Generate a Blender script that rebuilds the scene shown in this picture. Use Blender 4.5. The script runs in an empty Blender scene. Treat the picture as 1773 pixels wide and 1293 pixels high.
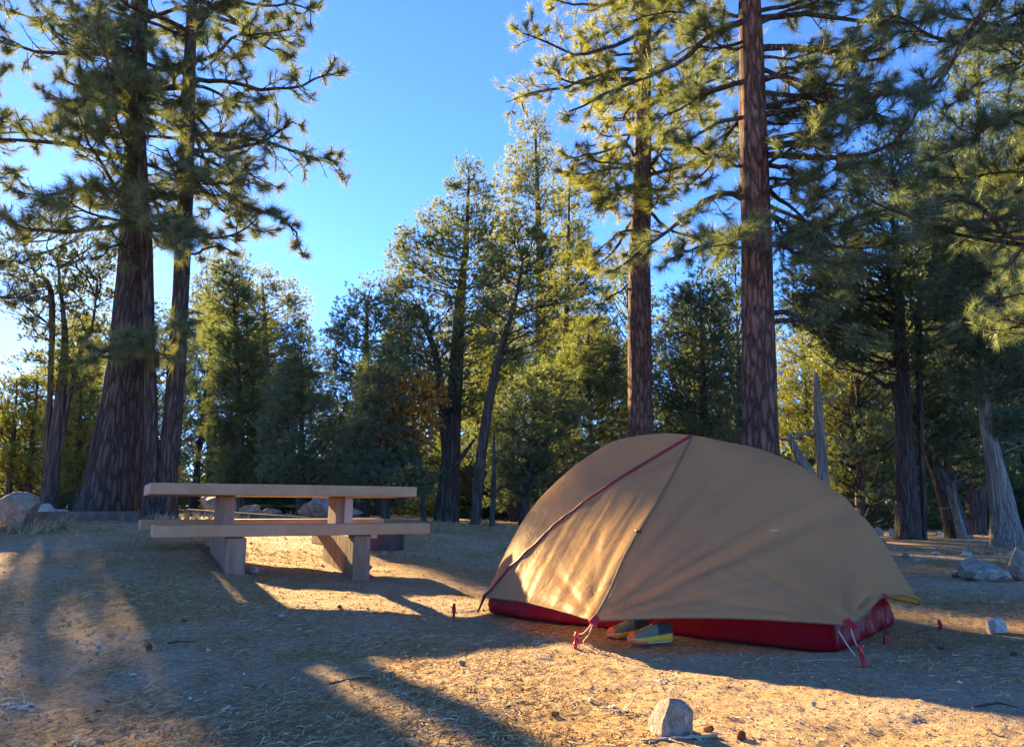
import bpy, math, random
import numpy as np
from mathutils import Vector

# ------------------------------------------------------------------ camera, world, sun, exposure
scene = bpy.context.scene
COL = scene.collection
F_PX, CX, CY, HZ = 1300.0, 886.5, 646.5, 885.0
CAM_H = 0.65
PITCH = math.atan((HZ - CY) / F_PX)
SUN_AZ = math.radians(31.5)       # degrees to the west of the view axis
SUN_EL = math.radians(17.0)

cam_d = bpy.data.cameras.new("camera")
cam_d.sensor_width = 36.0
cam_d.lens = 36.0 * F_PX / 1773.0
cam_d.clip_start, cam_d.clip_end = 0.05, 1000.0
cam = bpy.data.objects.new("camera", cam_d)
COL.objects.link(cam)
cam.location = (0, 0, CAM_H)
cam.rotation_euler = (math.pi / 2 + PITCH, 0, 0)
scene.camera = cam

world = bpy.data.worlds.new("World")
scene.world = world
world.use_nodes = True
wn = world.node_tree
bg = wn.nodes["Background"]
sky = wn.nodes.new("ShaderNodeTexSky")
sky.sky_type = 'NISHITA'
sky.sun_disc = False
sky.sun_elevation = SUN_EL
sky.sun_rotation = -SUN_AZ
sky.altitude = 2000
sky.air_density = 0.6
sky.dust_density = 0.15
sky.ozone_density = 7.0
wn.links.new(sky.outputs[0], bg.inputs[0])
bg.inputs[1].default_value = 0.068

sun_d = bpy.data.lights.new("sun", 'SUN')
sun_d.energy = 4.3
sun_d.angle = math.radians(0.8)
sun_d.color = (1.0, 0.72, 0.34)
sun = bpy.data.objects.new("sun", sun_d)
COL.objects.link(sun)
SUN_DIR = Vector((-math.sin(SUN_AZ) * math.cos(SUN_EL), math.cos(SUN_AZ) * math.cos(SUN_EL), math.sin(SUN_EL)))
sun.rotation_euler = SUN_DIR.to_track_quat('Z', 'Y').to_euler()

scene.view_settings.view_transform = 'Standard'
scene.view_settings.look = 'None'
scene.view_settings.gamma = 1.0
scene.view_settings.exposure = 3.15
scene.render.engine = 'CYCLES'
scene.cycles.max_bounces = 8
scene.cycles.diffuse_bounces = 4
scene.cycles.glossy_bounces = 2
scene.cycles.transmission_bounces = 6
scene.cycles.transparent_max_bounces = 6
scene.cycles.sample_clamp_indirect = 6.0
scene.cycles.caustics_reflective = False
scene.cycles.caustics_refractive = False

# ------------------------------------------------------------------ maths helpers
SP, CP = math.sin(PITCH), math.cos(PITCH)


def ray(px, py):
    r = (px - CX) / F_PX
    u = -(py - CY) / F_PX
    return np.array([r, CP - u * SP, SP + u * CP])


def at(px, py, D):
    """World point seen at full-size pixel px, py lying D metres ahead."""
    d = ray(px, py)
    return np.array([0, 0, CAM_H]) + d * (D / d[1])


def on_plane(px, py, p0, n):
    d = ray(px, py)
    o = np.array([0, 0, CAM_H])
    return o + d * (np.dot(p0 - o, n) / np.dot(d, n))


def pix(p):
    q = np.asarray(p, float) - np.array([0, 0, CAM_H])
    f = q[1] * CP + q[2] * SP
    u = -q[1] * SP + q[2] * CP
    return CX + F_PX * q[0] / f, CY - F_PX * u / f


def hash3(ix, iy, iz):
    h = (ix.astype(np.int64) * 374761393 + iy.astype(np.int64) * 668265263 + iz.astype(np.int64) * 2147483647) & 0xFFFFFFFF
    h = ((h ^ (h >> 13)) * 1274126177) & 0xFFFFFFFF
    h = (h ^ (h >> 16)) & 0xFFFFFF
    return h / float(0xFFFFFF)


def vnoise(x, y, z):
    x, y, z = np.broadcast_arrays(np.asarray(x, float), np.asarray(y, float), np.asarray(z, float))
    ix, iy, iz = np.floor(x), np.floor(y), np.floor(z)
    fx, fy, fz = x - ix, y - iy, z - iz
    fx, fy, fz = [t * t * (3 - 2 * t) for t in (fx, fy, fz)]
    r = 0
    for a in (0, 1):
        wx = fx if a else 1 - fx
        for b in (0, 1):
            wy = fy if b else 1 - fy
            for c in (0, 1):
                wz = fz if c else 1 - fz
                r = r + wx * wy * wz * hash3(ix + a, iy + b, iz + c)
    return r * 2 - 1


def fbm(x, y, z, o=3):
    r, a, s = 0, 1.0, 1.0
    for i in range(o):
        r = r + a * vnoise(np.asarray(x) * s + 17.3 * i, np.asarray(y) * s - 9.1 * i, np.asarray(z) * s + 4.7 * i)
        a *= 0.5
        s *= 2.03
    return r


def terrain_base(x, y):
    x, y = np.asarray(x, float), np.asarray(y, float)
    px = CX + F_PX * x / np.maximum(y, 0.5)
    amp = np.interp(px, [-400, 400, 600, 780, 1000, 1400, 2200], [0.63, 0.63, 0.60, 0.47, 0.33, 0.17, 0.12])
    y0 = np.interp(px, [360, 830], [3.0, 4.6])
    y1 = np.interp(px, [360, 830], [9.0, 14.0])
    t = np.clip((y - y0) / (y1 - y0), 0, 1)
    t = t ** 1.05
    t = np.where(t > 0.8, 0.8 + (1 - np.exp(-(t - 0.8) * 5)) * 0.2, t)
    return amp * t


def terrain(x, y):
    x, y = np.asarray(x, float), np.asarray(y, float)
    r = np.hypot(x, y)
    fade = np.clip((60 - r) / 40, 0, 1)
    z = terrain_base(x, y)
    z = z + fade * (0.018 * vnoise(x * 1.3, y * 1.3, 3.3) + 0.012 * vnoise(x * 3.1, y * 3.1, 8.3))
    near = np.clip((16 - r) / 8, 0, 1)
    z = z + near * (0.007 * vnoise(x * 8, y * 8, 1.3) + 0.004 * vnoise(x * 21, y * 21, 6.3) + 0.0025 * vnoise(x * 47, y * 47, 2.3))
    return z


def ground_at(px, py):
    d = ray(px, py)
    lo = 0.5
    prev = None
    t = 0.8
    while t < 120:
        p = np.array([0, 0, CAM_H]) + d * t
        if p[2] < terrain_base(p[0], p[1]):
            a, b = t / 1.06, t
            for _ in range(12):
                t = (a + b) / 2
                p = np.array([0, 0, CAM_H]) + d * t
                if p[2] < terrain_base(p[0], p[1]):
                    b = t
                else:
                    a = t
            break
        t *= 1.06
    p[2] = float(terrain_base(p[0], p[1]))
    return p


def nrm(v):
    v = np.asarray(v, float)
    return v / (np.linalg.norm(v, axis=-1, keepdims=True) + 1e-12)


# ------------------------------------------------------------------ mesh helpers
def mesh_from(name, V, faces, mats=(), fmat=None, smooth=False, tint=None, uv=None):
    """V (n,3); faces: list of int arrays (m,k); fmat: list of material indices, one per array."""
    me = bpy.data.meshes.new(name)
    V = np.asarray(V, np.float32)
    me.vertices.add(len(V))
    me.vertices.foreach_set("co", V.ravel())
    faces = [np.asarray(f, np.int32) for f in faces if len(f)]
    idx = np.concatenate([f.ravel() for f in faces])
    tot = np.concatenate([np.full(len(f), f.shape[1], np.int32) for f in faces])
    start = np.concatenate([[0], np.cumsum(tot)[:-1]]).astype(np.int32)
    me.loops.add(len(idx))
    me.loops.foreach_set("vertex_index", idx)
    me.polygons.add(len(tot))
    me.polygons.foreach_set("loop_start", start)
    me.polygons.foreach_set("loop_total", tot)
    for m in mats:
        me.materials.append(m)
    if fmat is not None:
        mi = np.concatenate([np.full(len(f), k, np.int32) for f, k in zip(faces, fmat)])
        me.polygons.foreach_set("material_index", mi)
    if isinstance(smooth, bool):
        me.polygons.foreach_set("use_smooth", np.full(len(tot), smooth, bool))
    else:
        sm = np.concatenate([np.full(len(f), k, bool) for f, k in zip(faces, smooth)])
        me.polygons.foreach_set("use_smooth", sm)
    if tint is not None:
        a = me.attributes.new("tint", 'FLOAT', 'POINT')
        a.data.foreach_set("value", np.asarray(tint, np.float32))
    if uv is not None:
        l = me.uv_layers.new(name="UVMap")
        l.data.foreach_set("uv", np.asarray(uv, np.float32)[idx].ravel())
    me.update(calc_edges=True)
    me.validate(verbose=False)
    return me


def link(name, me, parent=None):
    o = bpy.data.objects.new(name, me)
    COL.objects.link(o)
    if parent is not None:
        o.parent = parent
    return o


def tag(o, label, cat, group=None, kind=None):
    if label:
        o["label"] = label
    if cat:
        o["category"] = cat
    if group:
        o["group"] = group
    if kind:
        o["kind"] = kind
    return o


def thing(name, label, cat, loc=(0, 0, 0), rz=0.0, group=None, sc=None):
    o = bpy.data.objects.new(name, None)
    o.empty_display_size = 0.2
    COL.objects.link(o)
    o.location = [float(v) for v in loc]
    o.rotation_euler = (0, 0, rz)
    if sc is not None:
        o.scale = sc
    return tag(o, label, cat, group)


def copy_thing(root, loc, rz, label, group=None, sc=None, cat=None):
    r = root.copy()
    COL.objects.link(r)
    r.location = [float(v) for v in loc]
    r.rotation_euler = (0, 0, rz)
    if sc is not None:
        r.scale = sc
    r["label"] = label
    if cat:
        r["category"] = cat
    if group:
        r["group"] = group
    elif "group" in r:
        del r["group"]
    for ch in list(root.children):
        c = ch.copy()
        COL.objects.link(c)
        c.parent = r
        for g in ch.children:
            d = g.copy()
            COL.objects.link(d)
            d.parent = c
    return r


class MB:
    """Collects verts and faces, several materials."""

    def __init__(self):
        self.v, self.f, self.m, self.s, self.t, self.n = [], [], [], [], [], 0

    def add(self, V, F, mat=0, smooth=False, tint=0.5):
        V = np.asarray(V, float).reshape(-1, 3)
        self.v.append(V)
        self.t.append(np.broadcast_to(np.asarray(tint, float), (len(V),)))
        for f in (F if isinstance(F, list) else [F]):
            f = np.asarray(f)
            if len(f):
                self.f.append(f + self.n)
                self.m.append(mat)
                self.s.append(smooth)
        self.n += len(V)

    def tube(self, P, R, sides=6, mat=0, cap=True, noise=None, tint=0.5):
        P = np.asarray(P, float)
        n = len(P)
        R = np.broadcast_to(np.asarray(R, float), (n,))
        T = np.empty_like(P)
        T[1:-1] = P[2:] - P[:-2]
        T[0] = P[1] - P[0]
        T[-1] = P[-1] - P[-2]
        T = T / (np.sqrt((T * T).sum(1, keepdims=True)) + 1e-9)
        ref = np.array([1.0, 0.1, 0.0]) if abs(T[0, 2]) > 0.7 else np.array([0.0, 0.0, 1.0])
        A = np.cross(T, ref)
        A = A / (np.sqrt((A * A).sum(1, keepdims=True)) + 1e-9)
        B = np.cross(T, A)
        th = np.arange(sides) * (2 * math.pi / sides)
        c, s = np.cos(th), np.sin(th)
        RR = R[:, None]
        if noise is not None:
            RR = R[:, None] * (1 + noise(th[None, :], P[:, 2][:, None]))
        V = P[:, None, :] + RR[..., None] * (A[:, None, :] * c[None, :, None] + B[:, None, :] * s[None, :, None])
        V = V.reshape(-1, 3)
        i = np.arange(n - 1)[:, None] * sides
        j = np.arange(sides)[None, :]
        j2 = (j + 1) % sides
        F = np.stack([i + j, i + j2, i + sides + j2, i + sides + j], -1).reshape(-1, 4)
        fs = [F]
        if cap:
            V = np.vstack([V, P[:1], P[-1:]])
            b = n * sides
            jj = np.arange(sides)
            k2 = (jj + 1) % sides
            fs.append(np.stack([np.full(sides, b), k2, jj], -1))
            e = (n - 1) * sides
            fs.append(np.stack([np.full(sides, b + 1), e + jj, e + k2], -1))
        self.add(V, fs, mat, True, tint)

    def box(self, c, ax, half, mat=0, bev=0.0):
        """Box with centre c, axes ax (3x3 rows), half sizes; bevelled (chamfer) when bev > 0."""
        c, ax, h = np.asarray(c, float), np.asarray(ax, float), np.asarray(half, float)
        if bev <= 0:
            s = np.array([[x, y, z] for x in (-1, 1) for y in (-1, 1) for z in (-1, 1)], float)
            V = c + (s * h) @ ax
            F = np.array([[0, 1, 3, 2], [4, 6, 7, 5], [0, 4, 5, 1], [2, 3, 7, 6], [0, 2, 6, 4], [1, 5, 7, 3]])
            self.add(V, F, mat)
            return
        import bmesh
        bm = bmesh.new()
        bmesh.ops.create_cube(bm, size=2)
        for v in bm.verts:
            v.co = Vector((v.co.x * h[0], v.co.y * h[1], v.co.z * h[2]))
        bmesh.ops.bevel(bm, geom=list(bm.edges), offset=bev, segments=2, profile=0.6, affect='EDGES')
        bm.verts.index_update()
        V = np.array([v.co[:] for v in bm.verts])
        byn = {}
        for f in bm.faces:
            byn.setdefault(len(f.verts), []).append([v.index for v in f.verts])
        bm.free()
        self.add(c + V @ ax, [np.array(x) for x in byn.values()], mat)

    def mesh(self, name, mats):
        return mesh_from(name, np.vstack(self.v), self.f, mats, self.m, self.s, np.concatenate(self.t))

    def build(self, name, mats, parent=None):
        return link(name, self.mesh(name, mats if isinstance(mats, (list, tuple)) else [mats]), parent)


# ------------------------------------------------------------------ materials
def new_mat(name):
    m = bpy.data.materials.new(name)
    m.use_nodes = True
    nt = m.node_tree
    for n in list(nt.nodes):
        nt.nodes.remove(n)
    out = nt.nodes.new("ShaderNodeOutputMaterial")
    return m, nt, out


def N(nt, typ, **kw):
    n = nt.nodes.new("ShaderNode" + typ)
    for k, v in kw.items():
        if k in n.inputs:
            n.inputs[k].default_value = v
        else:
            setattr(n, k, v)
    return n


def ramp(nt, fac, stops):
    r = nt.nodes.new("ShaderNodeValToRGB")
    e = r.color_ramp.elements
    while len(e) < len(stops):
        e.new(0.5)
    for k, (p, c) in enumerate(stops):
        e[k].position = p
        e[k].color = (*c, 1) if len(c) == 3 else c
    nt.links.new(fac, r.inputs[0])
    return r.outputs[0]


def coords(nt, scale=(1, 1, 1), kind="Object"):
    tc = nt.nodes.new("ShaderNodeTexCoord")
    mp = nt.nodes.new("ShaderNodeMapping")
    mp.inputs["Scale"].default_value = scale
    nt.links.new(tc.outputs[kind], mp.inputs[0])
    return mp.outputs[0]


def noise(nt, vec, scale, detail=4, rough=0.6, dist=0.0):
    n = N(nt, "TexNoise", Scale=scale, Detail=detail, Roughness=rough, Distortion=dist)
    nt.links.new(vec, n.inputs["Vector"])
    return n.outputs["Fac"]


def mixc(nt, fac, a, b, mode='MIX'):
    m = nt.nodes.new("ShaderNodeMix")
    m.data_type = 'RGBA'
    m.blend_type = mode
    for sock, v in ((m.inputs[0], fac), (m.inputs[6], a), (m.inputs[7], b)):
        if hasattr(v, "is_linked"):
            nt.links.new(v, sock)
        elif isinstance(v, (int, float)):
            sock.default_value = v
        else:
            sock.default_value = (*v, 1)
    return m.outputs[2]


def math_n(nt, op, a, b=None):
    m = N(nt, "Math", operation=op)
    for k, v in enumerate((a, b)):
        if v is None:
            continue
        if hasattr(v, "is_linked"):
            nt.links.new(v, m.inputs[k])
        else:
            m.inputs[k].default_value = v
    return m.outputs[0]


def bump(nt, h, strength, dist):
    b = N(nt, "Bump", Strength=strength, Distance=dist)
    nt.links.new(h, b.inputs["Height"])
    return b.outputs[0]


def principled(nt, out, color, rough=0.8, normal=None, spec=0.3, metal=0.0):
    p = N(nt, "BsdfPrincipled", Roughness=rough, Metallic=metal)
    p.inputs["Specular IOR Level"].default_value = spec
    if hasattr(color, "is_linked"):
        nt.links.new(color, p.inputs["Base Color"])
    else:
        p.inputs["Base Color"].default_value = (*color, 1)
    if normal is not None:
        nt.links.new(normal, p.inputs["Normal"])
    nt.links.new(p.outputs[0], out.inputs[0])
    return p


def m_bark(name, plate, plate2, furrow, sx=9.0, sz=1.6, strength=1.0, dist=0.04):
    m, nt, out = new_mat(name)
    v = coords(nt, (sx, sx, sz))
    w = N(nt, "TexNoise", Scale=1.3, Detail=3)
    nt.links.new(v, w.inputs["Vector"])
    vv = nt.nodes.new("ShaderNodeVectorMath")
    vv.operation = 'MULTIPLY_ADD'
    nt.links.new(w.outputs["Color"], vv.inputs[0])
    vv.inputs[1].default_value = (0.9, 0.9, 0.9)
    nt.links.new(v, vv.inputs[2])
    vo = N(nt, "TexVoronoi", feature='DISTANCE_TO_EDGE', Scale=1.0)
    nt.links.new(vv.outputs[0], vo.inputs["Vector"])
    vo2 = N(nt, "TexVoronoi", feature='F1', Scale=1.0)
    nt.links.new(vv.outputs[0], vo2.inputs["Vector"])
    fine = noise(nt, v, 6.0, 6, 0.7)
    pc = mixc(nt, vo2.outputs["Color"], plate, plate2)
    pc = mixc(nt, ramp(nt, fine, [(0.3, (0, 0, 0)), (0.7, (1, 1, 1))]), mixc(nt, 0.45, pc, furrow), pc)
    edge = math_n(nt, 'ADD', vo.outputs["Distance"], math_n(nt, 'MULTIPLY', math_n(nt, 'SUBTRACT', noise(nt, v, 2.6, 6, 0.75, 0.6), 0.46), 0.8))
    fac = ramp(nt, edge, [(0.0, (0.1, 0.1, 0.1)), (0.07, (0.65, 0.65, 0.65)), (0.24, (1, 1, 1))])
    col = mixc(nt, fac, furrow, pc)
    h = math_n(nt, 'ADD', ramp(nt, edge, [(0.0, (0, 0, 0)), (0.2, (0.8, 0.8, 0.8)), (0.5, (1, 1, 1))]), math_n(nt, 'MULTIPLY', fine, 0.5))
    principled(nt, out, col, 0.92, bump(nt, h, strength, dist), 0.15)
    return m


def m_twig(name, c1, c2):
    m, nt, out = new_mat(name)
    v = coords(nt, (1, 1, 1))
    f = noise(nt, v, 18, 4)
    principled(nt, out, ramp(nt, f, [(0.3, c1), (0.7, c2)]), 0.9, bump(nt, f, 0.6, 0.01), 0.15)
    return m


def m_leaf(name, d1, d2, t1, t2, tfac=0.5, gloss=0.08, warm=None):
    """Leaves and needles: part diffuse, part translucent, a little gloss; each tuft has its own tint."""
    m, nt, out = new_mat(name)
    a = N(nt, "Attribute", attribute_name="tint")
    oi = N(nt, "ObjectInfo")
    f = math_n(nt, 'ADD', math_n(nt, 'MULTIPLY', a.outputs["Fac"], 0.8), math_n(nt, 'MULTIPLY', oi.outputs["Random"], 0.2))
    dc = ramp(nt, f, [(0.1, d1), (0.9, d2)])
    tcol = ramp(nt, f, [(0.1, t1), (0.9, t2)])
    if warm:
        dead = ramp(nt, a.outputs["Fac"], [(0.93, (0, 0, 0)), (0.96, (1, 1, 1))])
        dc = mixc(nt, dead, dc, warm)
        tcol = mixc(nt, dead, tcol, warm)
    dif = N(nt, "BsdfDiffuse")
    tr = N(nt, "BsdfTranslucent")
    gl = N(nt, "BsdfGlossy", Roughness=0.45)
    gl.inputs["Color"].default_value = (0.8, 0.8, 0.7, 1)
    nt.links.new(dc, dif.inputs[0])
    nt.links.new(tcol, tr.inputs[0])
    mx = N(nt, "MixShader")
    mx.inputs[0].default_value = tfac
    nt.links.new(dif.outputs[0], mx.inputs[1])
    nt.links.new(tr.outputs[0], mx.inputs[2])
    m2 = N(nt, "MixShader")
    m2.inputs[0].default_value = gloss
    nt.links.new(mx.outputs[0], m2.inputs[1])
    nt.links.new(gl.outputs[0], m2.inputs[2])
    nt.links.new(m2.outputs[0], out.inputs[0])
    return m


def m_rock(name, c1, c2, c3, sc=6.0, strength=0.7, lichen=None):
    m, nt, out = new_mat(name)
    v = coords(nt, (1, 1, 1))
    f = noise(nt, v, sc, 8, 0.65, 0.4)
    g = noise(nt, v, sc * 7, 6, 0.7)
    col = ramp(nt, f, [(0.3, c1), (0.5, c2), (0.72, c3)])
    col = mixc(nt, ramp(nt, g, [(0.35, (0.6, 0.6, 0.6)), (0.6, (0, 0, 0))]), col, tuple(0.35 * x for x in c1))
    if lichen:
        l = noise(nt, v, sc * 1.7, 5, 0.75, 0.8)
        col = mixc(nt, ramp(nt, l, [(0.55, (0, 0, 0)), (0.63, (0.8, 0.8, 0.8))]), col, lichen)
    h = math_n(nt, 'ADD', math_n(nt, 'MULTIPLY', f, 0.6), math_n(nt, 'MULTIPLY', g, 0.4))
    principled(nt, out, col, 0.9, bump(nt, h, strength, 0.05), 0.2)
    return m


def m_fabric(name, dcol, tcol, tfac, sheen=0.12, rough=0.38, sc=60):
    m, nt, out = new_mat(name)
    v = coords(nt, (1, 1, 1))
    f = noise(nt, v, 3.0, 4)
    w = noise(nt, v, 9.0, 5, 0.6, 1.2)
    dc = mixc(nt, f, tuple(0.88 * x for x in dcol), tuple(min(1, 1.1 * x) for x in dcol))
    nb = bump(nt, w, 0.35, 0.02)
    dif = N(nt, "BsdfDiffuse")
    tr = N(nt, "BsdfTranslucent")
    tr.inputs[0].default_value = (*tcol, 1)
    gl = N(nt, "BsdfGlossy", Roughness=rough)
    gl.inputs["Color"].default_value = (0.9, 0.88, 0.85, 1)
    nt.links.new(dc, dif.inputs[0])
    for b in (dif, tr, gl):
        nt.links.new(nb, b.inputs["Normal"])
    mx = N(nt, "MixShader")
    mx.inputs[0].default_value = tfac
    nt.links.new(dif.outputs[0], mx.inputs[1])
    nt.links.new(tr.outputs[0], mx.inputs[2])
    lw = N(nt, "LayerWeight", Blend=0.25)
    m2 = N(nt, "MixShader")
    nt.links.new(math_n(nt, 'MULTIPLY', lw.outputs["Facing"], sheen), m2.inputs[0])
    nt.links.new(mx.outputs[0], m2.inputs[1])
    nt.links.new(gl.outputs[0], m2.inputs[2])
    nt.links.new(m2.outputs[0], out.inputs[0])
    return m


def m_plain(name, c1, c2, sc=8.0, rough=0.7, bstr=0.3, bd=0.01, spec=0.3, metal=0.0, scale=(1, 1, 1)):
    m, nt, out = new_mat(name)
    v = coords(nt, scale)
    f = noise(nt, v, sc, 6, 0.65)
    principled(nt, out, ramp(nt, f, [(0.3, c1), (0.7, c2)]), rough, bump(nt, f, bstr, bd), spec, metal)
    return m


def m_ground():
    m, nt, out = new_mat("packed dirt with pine litter")
    v = coords(nt, (1, 1, 1))
    big = noise(nt, v, 0.55, 5, 0.6, 0.3)
    med = noise(nt, v, 3.2, 6, 0.65, 0.2)
    fine = noise(nt, v, 38.0, 6, 0.75)
    grit = noise(nt, v, 160.0, 3, 0.8)
    dirt = ramp(nt, fine, [(0.28, (0.24, 0.165, 0.11)), (0.5, (0.52, 0.375, 0.25)), (0.75, (0.70, 0.535, 0.375))])
    litter = ramp(nt, fine, [(0.3, (0.15, 0.08, 0.03)), (0.5, (0.44, 0.26, 0.10)), (0.75, (0.66, 0.44, 0.19))])
    p = math_n(nt, 'ADD', math_n(nt, 'MULTIPLY', big, 0.6), math_n(nt, 'MULTIPLY', med, 0.4))
    col = mixc(nt, ramp(nt, p, [(0.40, (0, 0, 0)), (0.58, (1, 1, 1))]), dirt, litter)
    col = mixc(nt, ramp(nt, grit, [(0.62, (0, 0, 0)), (0.72, (0.7, 0.7, 0.7))]), col, (0.55, 0.47, 0.38))
    col = mixc(nt, ramp(nt, grit, [(0.28, (0.6, 0.6, 0.6)), (0.38, (0, 0, 0))]), col, (0.08, 0.06, 0.045))
    h = math_n(nt, 'ADD', math_n(nt, 'MULTIPLY', fine, 0.7), math_n(nt, 'MULTIPLY', grit, 0.3))
    principled(nt, out, col, 0.95, bump(nt, h, 1.0, 0.045), 0.1)
    return m


def m_tint(name, stops, rough=0.85, trans=None):
    m, nt, out = new_mat(name)
    a = N(nt, "Attribute", attribute_name="tint")
    principled(nt, out, ramp(nt, a.outputs["Fac"], stops), rough, None, 0.15)
    return m


M = {}
M["ground"] = m_ground()
M["bark_dark"] = m_bark("grey brown furrowed bark", (0.17, 0.14, 0.12), (0.12, 0.102, 0.09), (0.04, 0.033, 0.03), 19, 2.6, 1.0, 0.07)
M["bark_red"] = m_bark("orange plated pine bark", (0.31, 0.165, 0.11), (0.19, 0.11, 0.082), (0.035, 0.022, 0.02), 14, 3.2, 1.0, 0.04)
M["bark_mid"] = m_bark("dark juniper bark", (0.17, 0.135, 0.115), (0.11, 0.09, 0.08), (0.035, 0.03, 0.028), 22, 1.6, 1.0, 0.03)
M["dead_wood"] = m_bark("silver weathered wood", (0.42, 0.37, 0.31), (0.30, 0.26, 0.22), (0.09, 0.075, 0.065), 30, 0.9, 0.9, 0.02)
M["twig"] = m_twig("dark twig bark", (0.035, 0.027, 0.022), (0.085, 0.065, 0.052))
M["twig_pale"] = m_twig("pale dry twig", (0.28, 0.22, 0.16), (0.45, 0.37, 0.27))
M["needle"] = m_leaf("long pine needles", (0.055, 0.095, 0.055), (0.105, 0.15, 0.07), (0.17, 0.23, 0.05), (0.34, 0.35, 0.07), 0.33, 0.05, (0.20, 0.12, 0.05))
M["needle_lit"] = m_leaf("sunlit yellow green pine needles", (0.085, 0.115, 0.040), (0.15, 0.165, 0.05), (0.25, 0.28, 0.04), (0.42, 0.41, 0.06), 0.46, 0.03, (0.25, 0.15, 0.05))  # brighter, yellower copy of the needles, sunlight put into the colour
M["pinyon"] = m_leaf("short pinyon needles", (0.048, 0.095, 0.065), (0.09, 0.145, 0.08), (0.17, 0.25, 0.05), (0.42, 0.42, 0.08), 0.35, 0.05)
M["juniper"] = m_leaf("blue green juniper sprays and shaded boughs", (0.042, 0.090, 0.070), (0.080, 0.13, 0.090), (0.14, 0.21, 0.07), (0.32, 0.38, 0.09), 0.38, 0.06)
M["oak"] = m_leaf("amber autumn leaves", (0.30, 0.14, 0.025), (0.45, 0.27, 0.04), (0.60, 0.30, 0.03), (0.80, 0.52, 0.05), 0.5, 0.05)
M["rock"] = m_rock("tan sandstone", (0.20, 0.155, 0.115), (0.30, 0.24, 0.18), (0.40, 0.33, 0.26), 3.0, 0.8)
M["rock_grey"] = m_rock("grey limestone", (0.20, 0.165, 0.125), (0.37, 0.315, 0.245), (0.55, 0.485, 0.395), 9.0, 0.9, (0.52, 0.50, 0.46))
M["rock_pale"] = m_rock("pale limestone", (0.36, 0.33, 0.28), (0.48, 0.44, 0.38), (0.6, 0.56, 0.5), 5.0, 0.6)
M["rock_pit"] = m_rock("pitted grey boulder stone", (0.14, 0.125, 0.11), (0.27, 0.245, 0.22), (0.42, 0.39, 0.35), 11.0, 1.0)
M["plank"] = m_plain("brown painted table slab", (0.30, 0.16, 0.072), (0.43, 0.26, 0.135), 4, 0.6, 0.3, 0.006, 0.35)
M["post"] = m_plain("weathered brown table support", (0.17, 0.105, 0.068), (0.29, 0.20, 0.135), 3.0, 0.8, 0.4, 0.012, 0.2, 0, (6, 6, 1))
M["cleat"] = m_plain("grey timber cleat", (0.27, 0.235, 0.20), (0.38, 0.33, 0.28), 3.0, 0.85, 0.4, 0.01, 0.2, 0, (8, 8, 1))
M["steel"] = m_plain("sooty rusted steel", (0.035, 0.028, 0.028), (0.10, 0.06, 0.048), 6, 0.6, 0.3, 0.01, 0.4, 0.4)
M["tie"] = m_plain("dark timber edging", (0.05, 0.04, 0.034), (0.16, 0.13, 0.10), 5, 0.9, 0.6, 0.02, 0.1)
M["fly"] = m_fabric("tan ripstop nylon", (0.45, 0.28, 0.132), (0.90, 0.42, 0.035), 0.42, 0.012, 0.36)
M["tub"] = m_fabric("deep red coated nylon", (0.24, 0.006, 0.014), (0.40, 0.008, 0.015), 0.2, 0.10, 0.3)
M["inner"] = m_fabric("pale inner tent mesh", (0.30, 0.26, 0.22), (0.4, 0.3, 0.2), 0.5, 0.05, 0.5)
M["piping"] = m_plain("burgundy seam webbing", (0.16, 0.008, 0.015), (0.26, 0.015, 0.025), 40, 0.6, 0.3, 0.003)
M["zip"] = m_plain("grey coated zip flap", (0.15, 0.105, 0.06), (0.20, 0.145, 0.085), 40, 0.85, 0.3, 0.003, 0.05)
M["red"] = m_plain("red anodised aluminium", (0.42, 0.015, 0.018), (0.55, 0.03, 0.03), 20, 0.35, 0.05, 0.002, 0.5, 0.3)
M["cord"] = m_plain("red and white cord", (0.50, 0.16, 0.15), (0.66, 0.42, 0.38), 150, 0.8, 0.4, 0.002)
M["cord_pale"] = m_plain("tan cord", (0.45, 0.32, 0.26), (0.6, 0.48, 0.4), 150, 0.8, 0.4, 0.002)
M["print"] = m_plain("faded pale print", (0.42, 0.33, 0.22), (0.5, 0.41, 0.29), 60, 0.7, 0.1, 0.001)
M["pole"] = m_plain("dark pole tip", (0.03, 0.02, 0.02), (0.08, 0.05, 0.05), 20, 0.4, 0.1, 0.002, 0.5, 0.5)
M["knit"] = m_plain("olive grey knit upper", (0.075, 0.12, 0.10), (0.17, 0.22, 0.175), 120, 0.85, 0.5, 0.002)
M["dark_knit"] = m_plain("navy collar mesh", (0.018, 0.03, 0.04), (0.05, 0.07, 0.085), 120, 0.85, 0.5, 0.002)
M["foam_y"] = m_plain("yellow foam midsole", (0.55, 0.36, 0.03), (0.66, 0.46, 0.05), 20, 0.6, 0.1, 0.002)
M["foam_w"] = m_plain("pale outsole rubber", (0.42, 0.38, 0.28), (0.5, 0.46, 0.36), 30, 0.7, 0.2, 0.003)
M["toe"] = m_plain("orange toe rubber", (0.50, 0.10, 0.045), (0.6, 0.15, 0.07), 30, 0.6, 0.2, 0.002)
M["lace"] = m_plain("pale shoe lace", (0.30, 0.33, 0.30), (0.4, 0.43, 0.4), 90, 0.8, 0.2, 0.001)
M["straw"] = m_tint("dry needle straw", [(0.0, (0.12, 0.06, 0.022)), (0.4, (0.34, 0.20, 0.08)), (0.75, (0.55, 0.38, 0.18)), (1.0, (0.70, 0.58, 0.38))])
M["chip"] = m_tint("gravel chips", [(0.0, (0.06, 0.045, 0.035)), (0.35, (0.26, 0.20, 0.145)), (0.8, (0.50, 0.41, 0.31)), (1.0, (0.68, 0.60, 0.50))])
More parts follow.
